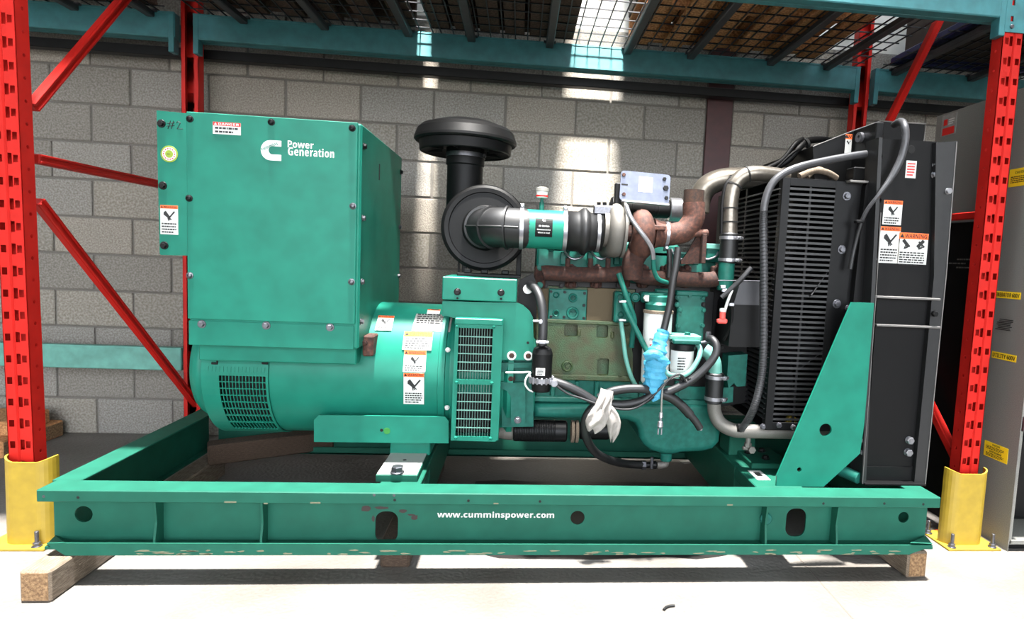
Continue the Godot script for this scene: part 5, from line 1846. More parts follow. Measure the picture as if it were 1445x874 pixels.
func radiator() -> void:
	# green gusset between skid and radiator
	var zg := 1.505
	var h1 := q(1165, 607, zg)
	var h2 := q(1128, 663, zg)
	var gp := B().prism(outline(zg, [1202, 427, 1233.5, 428, 1219.5, 600, 1213.5, 640.5, 1162, 687.5, 1095.5, 687.5, 1096.5, 672]), Transform3D(Basis(), Vector3(0, 0, zg - .009)), .009, [ring2(Vector2(h1.x, h1.y), .0232, 22), ring2(Vector2(h2.x, h2.y), .0085, 12)])
	obj("gusset_plate", gp, M.green, G)
	# core and tanks
	var xl := 3.392
	var xr := 3.652
	var yt := 1.575
	obj("radiator_core", B().box(Vector3(xl + .02, .33, .62), Vector3(xr - .03, 1.55, 1.42), .004), M.core, G)
	# side channel facing the viewer
	var z := 1.452
	var sd := B().prism(outline(z, [1243, 196, 1322, 200, 1312, 420, 1290, 684, 1220, 683, 1238, 420]), Transform3D(Basis(), Vector3(0, 0, z - .006)), .006)
	var side := obj("side_channel", sd, M.black, G)
	# flanges of the channel: left web edge and the wide right one
	var lf := B().prism(outline(z + .03, [1240.5, 194, 1245.5, 194, 1222, 683, 1216, 683]), Transform3D(Basis(), Vector3(0, 0, z - .05)), .08)
	obj("channel_flange", lf, M.frame_black, side)
	var rf := B().prism(outline(z + .02, [1321, 201, 1350, 199.5, 1335, 390, 1305, 684, 1290, 684, 1318, 390]), Transform3D(Basis(), Vector3(0, 0, z - .01)), .03)
	obj("channel_flange", rf, M.frame_black, side)
	var worn := mat(Color(.42, .41, .40), .5, .4)
	obj("worn_edge", B().tube(PackedVector3Array([q(1350, 200, z + .021), q(1335, 390, z + .021), q(1305.5, 684, z + .021)]), .0022, 6), worn, side)
	obj("worn_edge", B().tube(PackedVector3Array([q(1243, 300, z + .031), q(1236, 420, z + .031), q(1217, 683, z + .031)]), .0016, 6), worn, side)
	# cross bars
	for y in [[419, 422], [459, 461.5]]:
		var a := q(1237, y[0], z + .03)
		var b := q(1327, y[1] + 1, z + .03)
		obj("cross_bar", B().box(Vector3(a.x, (a.y + b.y) / 2 - .004, z - .02), Vector3(b.x, (a.y + b.y) / 2 + .004, z + .032), .0015), worn, side)
	obj("foot_angle", B().box(Vector3(3.41, .311, 1.40), Vector3(3.65, .318, 1.49), .001).box(Vector3(3.41, .318, z - .004), Vector3(3.65, .372, z + .004), .001), M.black_metal, side)
	for p in [[1268, 621], [1266, 638], [1320, 233], [1318.5, 247]]:
		bolt(side, q(p[0] + 14 if p[0] < 1300 else p[0], p[1], z), FW, .0145, M.bright, 1.0)
	for p in [[1337, 270], [1318, 443]]:
		bolt(side, q(p[0], p[1], z + .022), FW, .011, M.bright if p[1] == 270 else M.black_metal, 1.0)
	for p in [[1217, 621], [1216, 637.5]]:
		bolt(side, q(p[0], p[1], z + .01), FW, .011, M.bright, 1.0)
	var hole := q(1286, 211, z)
	obj("drilled_hole", B().drum(hole - FW * .001, hole + FW * .001, .014, .0005, 16), M.dark, side)
	# labels
	danger_label(side, 1246, 283, 1272.5, 317.5, z, M.orange, "WARNING", true, 3)
	danger_label(side, 1240.5, 320, 1269, 371.5, z, M.orange, "WARNING", true, 5)
	var e := span(1267, 329, 1308.5, 373, z)
	var lo: Vector3 = e[0]
	var hi: Vector3 = e[1]
	var cw := (lo + hi) / 2 + FW * .0006
	label_at(side, cw, RT, UP3, hi.x - lo.x, hi.y - lo.y, M.orange, "WARNING", false, 0)
	var pz := cw + FW * .0008
	for s in [-1.0, 1.0]:
		var ic := B()
		var cc: Vector3 = pz + Vector3(.028 * s, .018, 0)
		ic.obox(Transform3D(Basis(FW, .8 * s), cc), Vector3(.034, .012, .0006))
		ic.obox(Transform3D(Basis(FW, -.7), cc + Vector3(.004, -.002, .0002)), Vector3(.03, .006, .0006))
		for k in 3:
			ic.obox(Transform3D(Basis(FW, 1.2 - k * .3), cc + Vector3(-.004 + k * .005, -.014, .0003)), Vector3(.014, .0035, .0006))
		obj("pictogram", ic, M.ink, side)
	obj("fine_print", fine_print(B(), pz + Vector3(0, -.037, 0), RT, UP3, .10, .052, 6), M.ink, side)
	var tg := span(1278, 227, 1292.5, 251.5, z)
	var paper := obj("paper_tag", B().box(tg[0], tg[1] + FW * .0015), M.label, side)
	obj("fine_print", fine_print(B(), (tg[0] + tg[1]) / 2 + FW * .002, RT, UP3, .03, .05, 5), M.signal_red, paper)
	# fan guard: box of sheet metal with slats on the front and on the side towards the engine
	var zf := 1.402
	var gx0 := q(1092, 430, zf).x
	var gx1 := 3.392
	var gy1 := q(1150, 253, zf).y
	var gy0 := q(1130, 608, zf).y
	var sx0 := q(1103, 430, zf).x
	var sx1 := q(1166, 430, zf).x
	var fr := B()
	fr.box(Vector3(gx0, gy0, zf - .004), Vector3(sx0, gy1, zf), .001)
	fr.box(Vector3(sx1, gy0, zf - .004), Vector3(gx1, gy1, zf), .001)
	fr.box(Vector3(sx0 - .001, gy1 - .028, zf - .004), Vector3(sx1 + .001, gy1, zf), .001)
	fr.box(Vector3(sx0 - .001, gy0, zf - .004), Vector3(sx1 + .001, gy0 + .03, zf), .001)
	fr.box(Vector3(gx0, gy1 - .003, .68), Vector3(gx1, gy1, zf), .001)
	fr.box(Vector3(gx0, gy0, .68), Vector3(gx1, gy0 + .003, zf), .001)
	fr.box(Vector3(gx0, gy0, zf - .03), Vector3(gx0 + .003, gy1, zf - .001), .001)
	fr.box(Vector3(gx0, gy0, .68), Vector3(gx0 + .003, gy1, .74), .001)
	fr.box(Vector3(gx0, gy0, 1.04), Vector3(gx0 + .004, gy1, 1.056), .001)
	fr.box(Vector3(gx0, gy0, .68), Vector3(gx1, gy1, .684), .001)
	var guard := obj("fan_guard", fr, M.black_metal, G)
	var n := 45
	var xm := q(1132, 430, zf).x
	obj("slat_divider", B().box(Vector3(xm - .004, gy0 + .02, zf - .005), Vector3(xm + .004, gy1 - .02, zf - .001)), M.black_metal, guard)
	for k in n:
		var y := gy0 + .042 + (gy1 - gy0 - .08) * k / (n - 1)
		obj("slat", B().box(Vector3(sx0 - .001, y - .0042, zf - .0035), Vector3(sx1 + .001, y + .0042, zf - .0005)), M.slat, guard)
		obj("slat", B().obox(Transform3D(Basis(FW, -.75), Vector3(gx0 + .0015, y, 1.06)), Vector3(.003, .0105, .66)), M.slat, guard)
	for p in [[1194.5, 277], [1187.5, 352.5], [1180.5, 429], [1196, 434.5]]:
		bolt(guard, q(p[0], p[1], zf), FW, .011 if p[1] < 432 else .007, M.steel, 1.5)
	for p in [[1076, 602], [1099, 600], [1119, 603]]:
		bolt(guard, q(p[0], p[1], zf), FW, .009, M.steel, 1.2)
	# fan inside the guard, at rest
	var hub := Vector3(3.22, .93, 1.03)
	var fan := obj("fan_hub", B().drum(hub - RT * .05, hub + RT * .03, .09, .01, 28), M.black_metal, G)
	for k in 8:
		var a := TAU * k / 8 + .3
		var r := Vector3(0, sin(a), cos(a))
		var t := Vector3(0, cos(a), -sin(a))
		var bl := Basis(r, (t * .8 + RT * .6).normalized(), r.cross((t * .8 + RT * .6).normalized()))
		obj("fan_blade", B().obox(Transform3D(bl, hub + r * .24), Vector3(.3, .12, .004), .001), M.frame_black, fan)
	# yellow piece of packing low inside the guard
	var yp := q(1116, 594, 1.30)
	obj("yellow_shim", B().drum(yp - FW * .01, yp + FW * .01, .022, .004, 16), M.yellow, guard)
	# vertical pillar between guard and side channel
	obj("shroud_edge", B().prism(outline(1.43, [1222, 262, 1243, 230, 1234, 428, 1204, 428, 1209, 380]), Transform3D(Basis(), Vector3(0, 0, 1.39)), .04), M.black, G)
	obj("edge_cap", pbox(B(), 1200, 255, 1237, 258, 1.43, .05, .001), worn, guard)
	# top tank, sloping shroud top and the plate above it
	var zt := 1.25
	obj("shroud_top", B().prism(outline(zt, [1147, 207, 1200, 186, 1237, 173, 1240, 240, 1238, 262, 1150, 258]), Transform3D(Basis(), Vector3(0, 0, .7)), zt - .7), M.black, G)
	var tank := obj("top_tank", B().prism(outline(1.15, [1242, 171, 1305, 174.5, 1302, 205, 1300, 300, 1240, 300]), Transform3D(Basis(), Vector3(0, 0, .7)), .45), M.black, G)
	obj("worn_edge", B().tube(PackedVector3Array([q(1237, 173, zt + .003), q(1243, 171, 1.152), q(1306, 175, 1.152), q(1303, 205, 1.152)]), .003, 6), worn, tank)
	obj("worn_edge", B().tube(PackedVector3Array([q(1147, 207, zt + .002), q(1200, 186, zt + .002), q(1237, 173, zt + .002)]), .0025, 6), worn, tank)
	var flg := obj("filler_flange", pbox(B(), 1232, 172, 1243, 300, 1.40, .2, .003), M.black_metal, G)
	for p in [[1240, 222], [1236, 232], [1239, 283], [1232, 366]]:
		bolt(flg, q(p[0], p[1], 1.44), FW, .010, M.bright, 1.0)
	label_at(flg, q(1197, 205, zt + .002), RT, UP3, .026, .085, M.orange, "W", true, 0, .02)
	obj("hose_bracket", pbox(B(), 1205, 236, 1232, 256, 1.36, .06, .004), M.black_metal, flg)
	# overflow fitting and unions
	var n0 := q(1222, 195, 1.30)
	var fit := obj("overflow_neck", B().lathe(n0 + RT * .03 , Vector3(-1, 0, .1), [Vector2(0, 0), Vector2(0, .02), Vector2(.02, .02), Vector2(.02, .013), Vector2(.05, .013), Vector2(.05, .019), Vector2(.065, .019), Vector2(.065, .008), Vector2(.05, .008)], 18), M.bright, G)
	obj("union_nut", B().hexnut(q(1240, 215, 1.40), Vector3(-1, -.1, 0), .021, .03), M.black_metal, fit)
	obj("union_nut", B().hexnut(q(1238, 195, 1.35), Vector3(-1, 0, 0), .018, .02), M.steel, fit)

func cooling_pipes() -> void:
	# big metal pipe from the turbo round to the cooler
	var p1 := path([[985, 300, .98], [988, 280, .98], [998, 263, .99], [1018, 254, 1.0], [1050, 252, 1.0], [1110, 252, 1.0]], 6)
	obj("charge_air_pipe", B().tube(p1, .047, 26), M.pipe, G)
	# upper coolant pipe
	var z := 1.27
	var p2 := path([[1029, 338, z], [1030, 310, z], [1031, 285, z], [1036, 262, z], [1050, 248, z], [1072, 245, z], [1110, 250, z - .02]], 8)
	var up := obj("upper_coolant_pipe", B().tube(p2, .0295, 24), M.pipe, G)
	for k in [7, 13, 24, 34]:
		var d := (p2[k + 1] - p2[k - 1]).normalized()
		obj("cable_tie", B().lathe(p2[k] - d * .003, d, [Vector2(0, .029), Vector2(0, .032), Vector2(.006, .032), Vector2(.006, .029)], 24), M.dark, up)
	# thin dark tube strapped to its left
	obj("sensor_cable", B().tube(path([[1018, 330, z], [1019, 290, z], [1024, 262, z], [1035, 250, z]], 6), .008, 8), M.black, up)
	var c := q(1028, 355, z)
	var hz := obj("coolant_hose", B().drum(Vector3(c.x, q(1028, 372, z).y, z), Vector3(c.x, q(1029, 329, z).y, z), .0345, .004, 28), M.rubber, G)
	for y in [336, 367]:
		clamp_ring(hz, Vector3(c.x, q(1028, y, z).y, z), UP3, .0345, .012, M.bright, (RT + FW).normalized())
	obj("thermostat_pipe", B().drum(Vector3(c.x - .004, q(1027, 410, z).y, z), Vector3(c.x - .004, q(1027, 370, z).y, z), .031, .003, 26), M.engine, G)
	obj("thermostat_housing", pbox(B(), 995, 345, 1020, 370, 1.2, .1, .01), M.engine, G)
	obj("housing_cap", pbox(B(), 997, 344, 1018, 352, 1.21, .1, .004), M.teal_pale, G)
	# lower: hose, clamps, cast pipe turning to the radiator
	var zl := 1.315
	var lc := q(1008, 548, zl)
	var lh := obj("lower_hose", B().drum(Vector3(lc.x, q(1008, 569, zl).y, zl), Vector3(lc.x, q(1009, 526, zl).y, zl), .034, .004, 28), M.rubber, G)
	for y in [532, 562]:
		clamp_ring(lh, Vector3(lc.x, q(1008, y, zl).y, zl), UP3, .034, .013, M.bright, (RT + FW * .8).normalized())
	var p3 := path([[1007.5, 566, zl], [1008.5, 582, zl], [1016, 597, zl + .01], [1034, 607, zl + .02], [1060, 609, zl + .03], [1120, 610, zl + .04], [1190, 612, zl + .04]], 7)
	obj("lower_coolant_pipe", B().tube(p3, .0265, 24), M.cast, G)
	# drain cock under it
	var dc := q(1056, 618, 1.33)
	obj("drain_cock", B().drum(dc + UP3 * .01, dc - UP3 * .03, .010, .002, 12).hexnut(dc - UP3 * .02, Vector3.DOWN, .014, .018).drum(dc + Vector3(-.02, -.04, 0), dc + Vector3(.02, -.045, .0), .008, .002, 10).hexnut(dc + Vector3(.012, -.044, .01), FW, .015, .01), M.cast, G)
	# long grey heater hose over the top and down past the guard, with its clip
	var zh := 1.435
	var p4 := path([[1238, 216, 1.40], [1210, 219, 1.41], [1170, 226, 1.42], [1130, 235, zh], [1104, 246, zh], [1088, 262, zh], [1079, 288, zh], [1077, 320, zh], [1078, 380, zh], [1078, 440, zh], [1077, 500, zh], [1073, 540, zh], [1064, 575, zh], [1052, 598, 1.40], [1045, 606, 1.36]], 6)
	obj("heater_hose", B().tube(p4, .0135, 16), M.sleeve, G)
	var cl := q(1045, 604, 1.36)
	obj("hose_clip", B().drum(cl - RT * .014, cl + RT * .014, .016, .003, 14).box(cl + Vector3(-.012, .005, .012), cl + Vector3(.012, .014, .018), .002), M.black_metal, G)
	var sw2 := B()
	for k in range(38, p4.size() - 8):
		for t in [0.0, .5]:
			var cc := p4[k].lerp(p4[k + 1], t)
			var dd := (p4[k + 1] - p4[k]).normalized()
			sw2.lathe(cc, (dd + Vector3(.25, 0, .1)).normalized(), [Vector2(0, .0132), Vector2(.001, .0147), Vector2(.005, .0147), Vector2(.006, .0132)], 14)
	obj("spiral_wrap", sw2, M.hose, G)
	# thin sleeved line over the radiator's corner down to the guard
	var p5 := path([[1262, 176, 1.30], [1270, 171.5, 1.40], [1276, 176, 1.47], [1278, 195, 1.49], [1272, 222, 1.49], [1258, 250, 1.49], [1240, 275, 1.49], [1224, 296, 1.47], [1215, 315, 1.45]], 7)
	var r5 := []
	for k in p5.size():
		r5.append(.0125 if k < 32 else lerpf(.0125, .007, clampf((k - 32) / 10.0, 0, 1)))
	obj("overflow_line", B().tube(p5, r5, 14), M.sleeve, G)
	var p6 := path([[1215, 315, 1.45], [1208, 340, 1.44], [1203, 362, 1.44], [1200, 380, 1.44]], 6)
	obj("overflow_tail", B().tube(p6, .0085, 12), M.rubber, G)
	var ck := q(1212, 313, 1.45)
	obj("hose_clip", B().box(ck - Vector3(.014, .006, .012), ck + Vector3(.014, .006, .012), .003), M.black_metal, G)
	# wiring loom behind the shroud
	var p7 := path([[1030, 252, 1.05], [1085, 240, 1.1], [1112, 226, 1.12], [1128, 208, 1.12], [1140, 199, 1.1], [1158, 197, 1.05], [1172, 199, 1.0]], 6)
	var loom := obj("wiring_loom", B().tube(p7, .014, 12), M.black, G)
	obj("loom_branch", B().tube(path([[1060, 246, 1.1], [1100, 228, 1.13], [1122, 203, 1.13], [1133, 196, 1.11]], 6), .009, 10), M.black, loom)
	obj("loom_wire", B().tube(path([[1095, 238, 1.13], [1118, 216, 1.14], [1136, 206, 1.12]], 5), .005, 8), M.black, loom)
	obj("loom_tie", B().lathe(q(1137, 203, 1.115), Vector3(1, .5, 0), [Vector2(0, 0), Vector2(0, .02), Vector2(.01, .02), Vector2(.01, 0)], 14), M.dark, loom)
	# dusty coil of line resting on the guard
	obj("coiled_line", B().tube(path([[1128, 249, 1.33], [1150, 241, 1.32], [1168, 244, 1.30], [1180, 251, 1.28]], 6), .012, 10).tube(path([[1140, 250, 1.3], [1156, 238, 1.29], [1172, 250, 1.26]], 6), .008, 8), M.timber_grey, G)

func hoses() -> void:
	# breather separator: black bottle in a bright toothed clamp
	var z := 1.42
	var bt := q(764, 535, z)
	var tp := q(765, 487, z)
	var bo := obj("breather_separator", B().lathe(Vector3(bt.x, q(764, 552, z).y, z), UP3, [Vector2(0, 0), Vector2(0, .031), Vector2(.006, .034), Vector2(.045, .036), Vector2(.05, .036), Vector2(tp.y - q(764, 552, z).y - .03, .0365), Vector2(tp.y - q(764, 552, z).y - .012, .031), Vector2(tp.y - q(764, 552, z).y, .014), Vector2(tp.y - q(764, 552, z).y + .012, .012), Vector2(tp.y - q(764, 552, z).y + .012, 0)], 34, false), M.plastic, G)
	var cr := B().lathe(Vector3(bt.x, bt.y - .010, z), UP3, [Vector2(0, .036), Vector2(0, .041), Vector2(.016, .041), Vector2(.016, .036)], 34)
	for k in 16:
		var a := TAU * k / 16
		var r := Vector3(cos(a), 0, sin(a))
		cr.obox(Transform3D(Basis(r, UP3, r.cross(UP3)), Vector3(bt.x, bt.y - .002, z) + r * .042), Vector3(.006, .024, .006), .001)
	obj("toothed_clamp", cr, M.bright, bo)
	var lb := span(756, 520, 769, 530.5, z + .037)
	var lab := obj("label_tag", B().box(lb[0] - FW * .002, lb[1]), M.label, bo)
	obj("fine_print", fine_print(B(), (lb[0] + lb[1]) / 2 + FW * .0006, RT, UP3, .024, .02, 4), M.ink, lab)
	var wire := path([[714, 526, 1.37], [735, 526, 1.40], [748, 526, 1.43], [743, 533, 1.44], [741, 542, 1.44], [746, 550, 1.43], [752, 553, 1.42]], 5)
	obj("strap_wire", B().tube(wire, .0035, 8), M.white, bo)
	# hose from its top up and back to the engine
	var h1 := path([[765, 488, z], [766, 470, z], [766, 445, 1.41], [763, 425, 1.39], [757, 410, 1.36], [748, 402, 1.31]], 6)
	var bh := obj("breather_hose", B().tube(h1, .0165, 14), M.hose, G)
	clamp_ring(bh, q(765, 482, z), UP3, .0165, .012, M.bright, FW)
	obj("hose_strap", B().drum(q(752, 453.5, 1.415), q(771, 454, 1.415), .004, .001, 8).drum(q(763, 454, 1.42) - FW * .01, q(763, 454, 1.42) + FW * .012, .008, .002, 10), M.bright, bh)
	obj("black_guard_plate", B().prism(outline(1.30, [733, 396, 752, 386, 757, 400, 757, 452, 750, 446, 741, 434, 731, 426]), Transform3D(Basis(), Vector3(0, 0, 1.27)), .03), M.black, G)
	var wp := q(745, 408, 1.31)
	obj("washer", B().lathe(wp, FW, [Vector2(0, .0), Vector2(.0, .018), Vector2(.004, .018), Vector2(.004, .006), Vector2(.0, .006)], 18), M.white, G)
	# breather outlet hose: from the cup to the right into the bundle
	var zc := 1.44
	var bundle := path([[780, 538, 1.43], [800, 545, zc], [822, 556, zc], [838, 566, zc], [852, 569, zc], [880, 571, zc], [905, 566, zc], [920, 557, zc]], 6)
	obj("bundle_hose", B().tube(bundle, .0155, 14), M.hose, G)
	obj("bundle_hose", B().tube(path([[845, 562, zc + .01], [862, 553, zc + .01], [885, 549, zc + .01], [905, 549, zc + .01], [916, 551, zc]], 6), .0155, 14), M.hose, G)
	obj("thin_lead", B().tube(path([[781, 541, zc + .01], [800, 555, zc + .012], [822, 563, zc + .015], [842, 570, zc + .02], [870, 577, zc + .02], [893, 577, zc + .02], [915, 565, zc + .02], [935, 545, zc + .02], [952, 530, zc + .02], [962, 530, zc + .02], [968, 540, zc + .01]], 6), .0042, 8), M.hose, G)
	var hn := q(782, 541, 1.445)
	obj("hose_end", B().drum(hn - FW * .006, hn + FW * .01, .013, .002, 14), M.bright, G)
	# oil drain hose: from the valve, looping left and up to the bundle
	obj("drain_hose", B().tube(path([[907, 656.5, 1.2], [885, 655, 1.23], [862, 650, 1.3], [842, 640, 1.36], [829, 622, 1.41], [825, 602, 1.43], [829, 585, 1.44], [842, 570, 1.44]], 6), .0155, 14), M.rubber, G)
	# big grey hose sweeping from the bundle up to the right of the fuel filter, and its cut black tail
	var sw := path([[935, 556, zc], [955, 548, zc], [978, 535, zc], [997, 518, zc], [1009, 502, zc], [1011, 489, 1.43], [1006, 480, 1.41], [1000, 478, 1.38]], 6)
	obj("fuel_return_hose", B().tube(sw, .0145, 14), M.hose, G)
	var tl := path([[933, 556, zc], [950, 563, zc], [966, 577, zc], [980, 593, zc], [988, 605, zc]], 6)
	var ct := obj("cut_hose", B().tube(tl, .0135, 12), M.rubber, G)
	var ce := tl[tl.size() - 1]
	obj("bare_wire", B().drum(ce, ce + (tl[tl.size() - 1] - tl[tl.size() - 2]).normalized() * .008, .006, .001, 8), M.bright, ct)
	obj("hose_sleeve", B().tube(path([[933, 556, zc], [948, 562, zc], [962, 573, zc], [974, 586, zc]], 5), .0175, 14), M.rubber, ct)
	# pale pipe round the fuel filter
	obj("fuel_pipe", B().tube(path([[935, 521, 1.42], [945, 529, 1.43], [960, 531, 1.43], [974, 524, 1.42], [985, 508, 1.41], [988, 494, 1.39], [984, 487, 1.37], [978, 486, 1.35]], 7), .0095, 12), M.teal_pale, G)
	obj("pipe_union", B().hexnut(q(981, 486, 1.37), RT, .009, .02).drum(q(982, 485, 1.37), q(1000, 482, 1.38), .006, .001, 8).hexnut(q(999, 480, 1.385), UP3, .010, .03), M.steel, G)
	for p in [[962, 533], [972, 536]]:
		obj("pipe_clip", B().drum(q(p[0], p[1], 1.44) - FW * .004, q(p[0], p[1], 1.44) + FW * .012, .009, .002, 10), M.black_metal, G)
	# green lines on the block
	obj("oil_line", B().tube(path([[873, 386, 1.30], [880, 407, 1.31], [888, 430, 1.31], [895, 452, 1.30], [893, 470, 1.29], [891, 490, 1.28]], 6), .0105, 12), M.engine, G)
	obj("oil_line", B().tube(path([[879, 425, 1.31], [886, 442, 1.32], [898, 466, 1.33], [910, 490, 1.35], [918, 506, 1.37]], 6), .0105, 12), M.engine, G)
	obj("oil_line", B().tube(path([[876, 452, 1.30], [879, 475, 1.30], [883, 505, 1.30], [890, 530, 1.30], [898, 546, 1.29]], 6), .0085, 12), M.teal_pale, G)
	var hb := obj("line_block", pbox(B(), 867, 412, 890, 456, 1.27, .06, .006), M.engine, G)
	for p in [[875.5, 420, .016], [876, 444, .013], [897, 420, .018]]:
		var c := q(p[0], p[1], 1.272)
		obj("plug", B().lathe(c - FW * .03, FW, [Vector2(0, p[2]), Vector2(.032, p[2]), Vector2(.034, p[2] * .8), Vector2(.028, p[2] * .6), Vector2(.028, 0)], 18), M.engine, hb)
	for y in [426, 452]:
		obj("hose_clamp", B().box(q(878, y, 1.31) - Vector3(.014, .004, .01), q(878, y, 1.31) + Vector3(.014, .004, .012), .002), M.bright, hb)
	# grey line from the turbo, turning green
	obj("turbo_oil_line", B().tube(path([[884, 291, 1.36], [889, 305, 1.38], [900, 322, 1.385], [912, 338, 1.38], [920, 352, 1.37], [922, 366, 1.36]], 6), .0085, 12), M.bright, G)
	obj("turbo_oil_line", B().tube(path([[922, 366, 1.36], [923, 382, 1.35], [929, 394, 1.34], [942, 399, 1.32]], 6), .0085, 12), M.engine, G)
	# dark drain hoses between turbo and block
	obj("turbo_drain_hose", B().tube(path([[957, 350, 1.36], [954, 375, 1.37], [950, 395, 1.375], [945, 430, 1.38], [940, 452, 1.385], [936, 470, 1.39]], 6), .0135, 12), M.rubber, G)
	obj("turbo_drain_hose", B().tube(path([[944, 352, 1.32], [945, 370, 1.32], [944, 392, 1.32]], 5), .010, 12), M.rubber, G)
	# blue plastic sheeting bound round the open hose
	var tp2 := path([[936, 466, 1.40], [931, 485, 1.41], [926, 505, 1.42], [924, 525, 1.42], [922, 545, 1.42], [920, 560, 1.42]], 6)
	var tr := []
	for k in tp2.size():
		tr.append(lerpf(.020, .038, clampf(k / 16.0, 0, 1)) * (1.0 + .09 * sin(k * 2.3) + .06 * sin(k * 5.1)) if k < tp2.size() - 2 else .014)
	var wrap := obj("blue_wrapping", crumple(B().tube(tp2, tr, 26), .0040, 24.0), M.tape, G)
	obj("wrap_fold", crumple(B().tube(path([[912, 503, 1.44], [922, 500, 1.46], [934, 506, 1.45], [938, 515, 1.44]], 5), .017, 18), .005, 30.0), M.tape, wrap)
	obj("wrap_tail", crumple(B().tube(path([[926, 545, 1.43], [930, 556, 1.44], [920, 566, 1.44]], 5), [.02, .019, .018, .016, .014, .012, .011, .010, .009, .007, .005], 16), .004, 30.0), M.tape, wrap)
	# battery charger box: black, sloping front, with cables and a red connector
	var zb := 1.37
	var bb := obj("battery_box", B().prism(outline(zb, [1034, 430, 1045, 398, 1072, 397, 1072, 490, 1033, 490, 1028, 489]), Transform3D(Basis(), Vector3(0, 0, 1.2)), .17), M.black, G)
	obj("box_lid", B().prism(outline(zb + .004, [1035, 430, 1045, 398, 1071.5, 397, 1071.5, 431]), Transform3D(Basis(), Vector3(0, 0, zb - .002)), .006), mat(Color(.17, .17, .185), .5, 0, M.black.albedo_texture, 3.0), bb)
	obj("box_edge", B().tube(PackedVector3Array([q(1013, 396, zb + .004), q(1072, 397, zb + .004)]), .0025, 6), M.steel, bb)
	obj("battery_cable", B().tube(path([[1018, 420, 1.39], [1034, 406, 1.40], [1048, 392, 1.41], [1060, 378, 1.41]], 6), .0095, 12), M.hose, bb)
	obj("battery_cable", B().tube(path([[1022, 442, 1.38], [1026, 428, 1.39], [1032, 412, 1.40], [1036, 404, 1.40]], 6), .0055, 10), M.white, bb)
	obj("battery_cable", B().tube(path([[1030, 415, 1.38], [1033, 440, 1.37], [1030, 465, 1.36], [1022, 480, 1.34]], 6), .006, 10), M.black, bb)
	var rcn := q(1019.5, 446, 1.385)
	var rc2 := obj("red_connector", B().drum(rcn + UP3 * .016, rcn - UP3 * .012, .011, .003, 14).box(rcn + Vector3(-.02, -.028, -.008), rcn + Vector3(.018, -.010, .010), .005), mat(Color(.85, .30, .27), .5), bb)
	obj("white_sleeve", B().drum(rcn + UP3 * .014, rcn + UP3 * .028, .012, .003, 14), M.white, rc2)
	for p in [[1022, 410], [1032, 430], [1020, 405]]:
		obj("cable_lug", B().box(q(p[0], p[1], 1.39) - Vector3(.010, .006, .006), q(p[0], p[1], 1.39) + Vector3(.010, .006, .006), .002), M.bright, bb)

func crumple(s: Shape, amount: float, freq: float) -> Shape:
	# push the skin in and out by noise, then give it facets
	var f := FastNoiseLite.new()
	f.seed = 7
	f.frequency = freq * .2
	f.fractal_octaves = 2
	for i in s.v.size():
		var p := s.v[i] * 5.0
		s.v[i] += Vector3(f.get_noise_3d(p.x, p.y, p.z), f.get_noise_3d(p.y + 9.0, p.z, p.x) * .4, f.get_noise_3d(p.z + 31.0, p.x, p.y)) * amount * 2.0
	for i in range(0, s.v.size(), 3):
		var n := (s.v[i + 1] - s.v[i]).cross(s.v[i + 2] - s.v[i]).normalized()
		if n.dot(s.n[i]) < 0:
			n = -n
		for k in 3:
			s.n[i + k] = (s.n[i + k] * .8 + n).normalized()
	return s

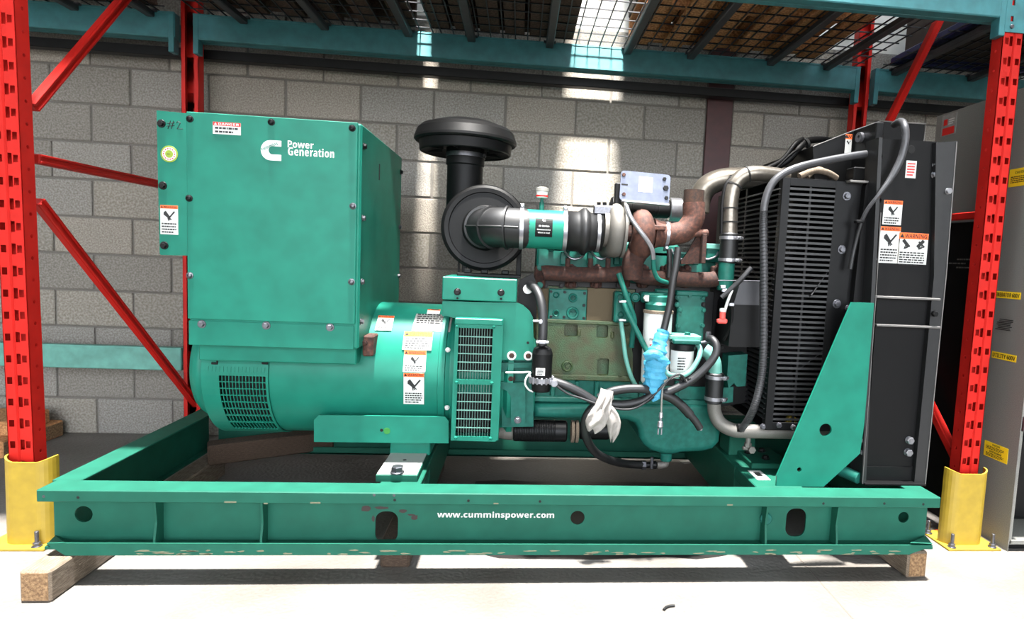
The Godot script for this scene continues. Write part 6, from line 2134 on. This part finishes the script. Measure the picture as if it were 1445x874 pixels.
func build_small_things() -> void:
	# white rag tied round the hoses: a band and two hanging tails
	var z := 1.46
	var rag := thing("white_rag", q(853, 590, z), "white cloth rag tied round the black hoses, its two tails hanging down", "rag")
	obj("knot", cloth(path([[857, 550, z + .0], [855, 560, z + .010], [852, 572, z + .014], [850, 584, z + .012]], 8), [.046, .048, .052, .060, .066], 2.6, .004), M.cloth, rag)
	obj("knot_back", cloth(path([[857, 551, z - .012], [856, 562, z - .022], [853, 574, z - .006]], 8), [.05, .05, .055], 2.0, .002), M.cloth, rag)
	obj("tail", cloth(path([[850, 577, z + .012], [845, 588, z + .016], [839, 598, z + .014], [834, 607, z + .008]], 8), [.055, .070, .074, .064, .04], 1.8, .006), M.cloth, rag)
	obj("tail", cloth(path([[857, 577, z + .010], [864, 590, z + .014], [866, 604, z + .012], [863, 622, z + .006]], 8), [.040, .048, .052, .042, .010], 1.4, .005), M.cloth, rag)
	# mains plug on its thin lead, hanging in front of the oil pan
	var zp := 1.46
	var pl := thing("hanging_plug", q(932, 590, zp), "small plug on a thin lead hanging in front of the green oil pan", "plug")
	obj("lead", B().tube(path([[958, 531, zp], [946, 535, zp], [936, 546, zp], [934, 560, zp], [933, 584, zp]], 6), .0035, 8), M.grey_paint, pl)
	var a := q(933, 582, zp)
	var b := q(931, 608, zp)
	obj("plug_body", B().lathe(a, b - a, [Vector2(0, 0), Vector2(.002, .006), Vector2(.018, .008), Vector2(.02, .005), Vector2(.03, .005), Vector2(.034, .009), Vector2(.052, .011), Vector2(.056, .008), Vector2(.056, 0)], 14), M.bright, pl)
	for s in [-1.0, 1.0]:
		var p := b + Vector3(.006 * s, .004, 0)
		obj("prong", B().box(p - Vector3(.002, .018, .003), p + Vector3(.002, .004, .003)), M.bright, pl)
	# bit of black strap on the floor in the foreground
	var sp := PackedVector3Array()
	for t in [[936.5, 861], [940, 857.5], [946, 855.5], [952, 855]]:
		sp.append(qy(t[0], t[1], .004))
	obj("strap_scrap", B().tube(smooth(sp, 5), .0042, 8), M.ink)
	tag(get_node("strap_scrap"), "short curved scrap of black strap lying on the bright floor in front", "scrap")
	# small grey card on the dark floor under the sump
	var cd := qy(970, 652, .001)
	var card := obj("grey_card", B().obox(Transform3D(Basis(UP3, .35), cd), Vector3(.075, .0015, .05)), M.grey_tag)
	tag(card, "small grey card lying on the dark floor below the oil pan", "card")
	# thin dark patch laid on the slab under the engine
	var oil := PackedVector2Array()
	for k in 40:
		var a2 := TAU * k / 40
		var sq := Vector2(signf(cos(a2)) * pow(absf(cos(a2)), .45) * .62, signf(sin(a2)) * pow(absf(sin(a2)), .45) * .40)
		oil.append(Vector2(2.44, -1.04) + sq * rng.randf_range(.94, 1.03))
	var floor_patch := obj("dark_floor_patch", B().prism(oil, Transform3D(Basis(RT, -PI / 2), Vector3(0, .0004, 0)), .0006), mat(Color(.10, .09, .085), .45))
	tag(floor_patch, "black patch of floor beneath the engine, inside the skid", "floor_patch")
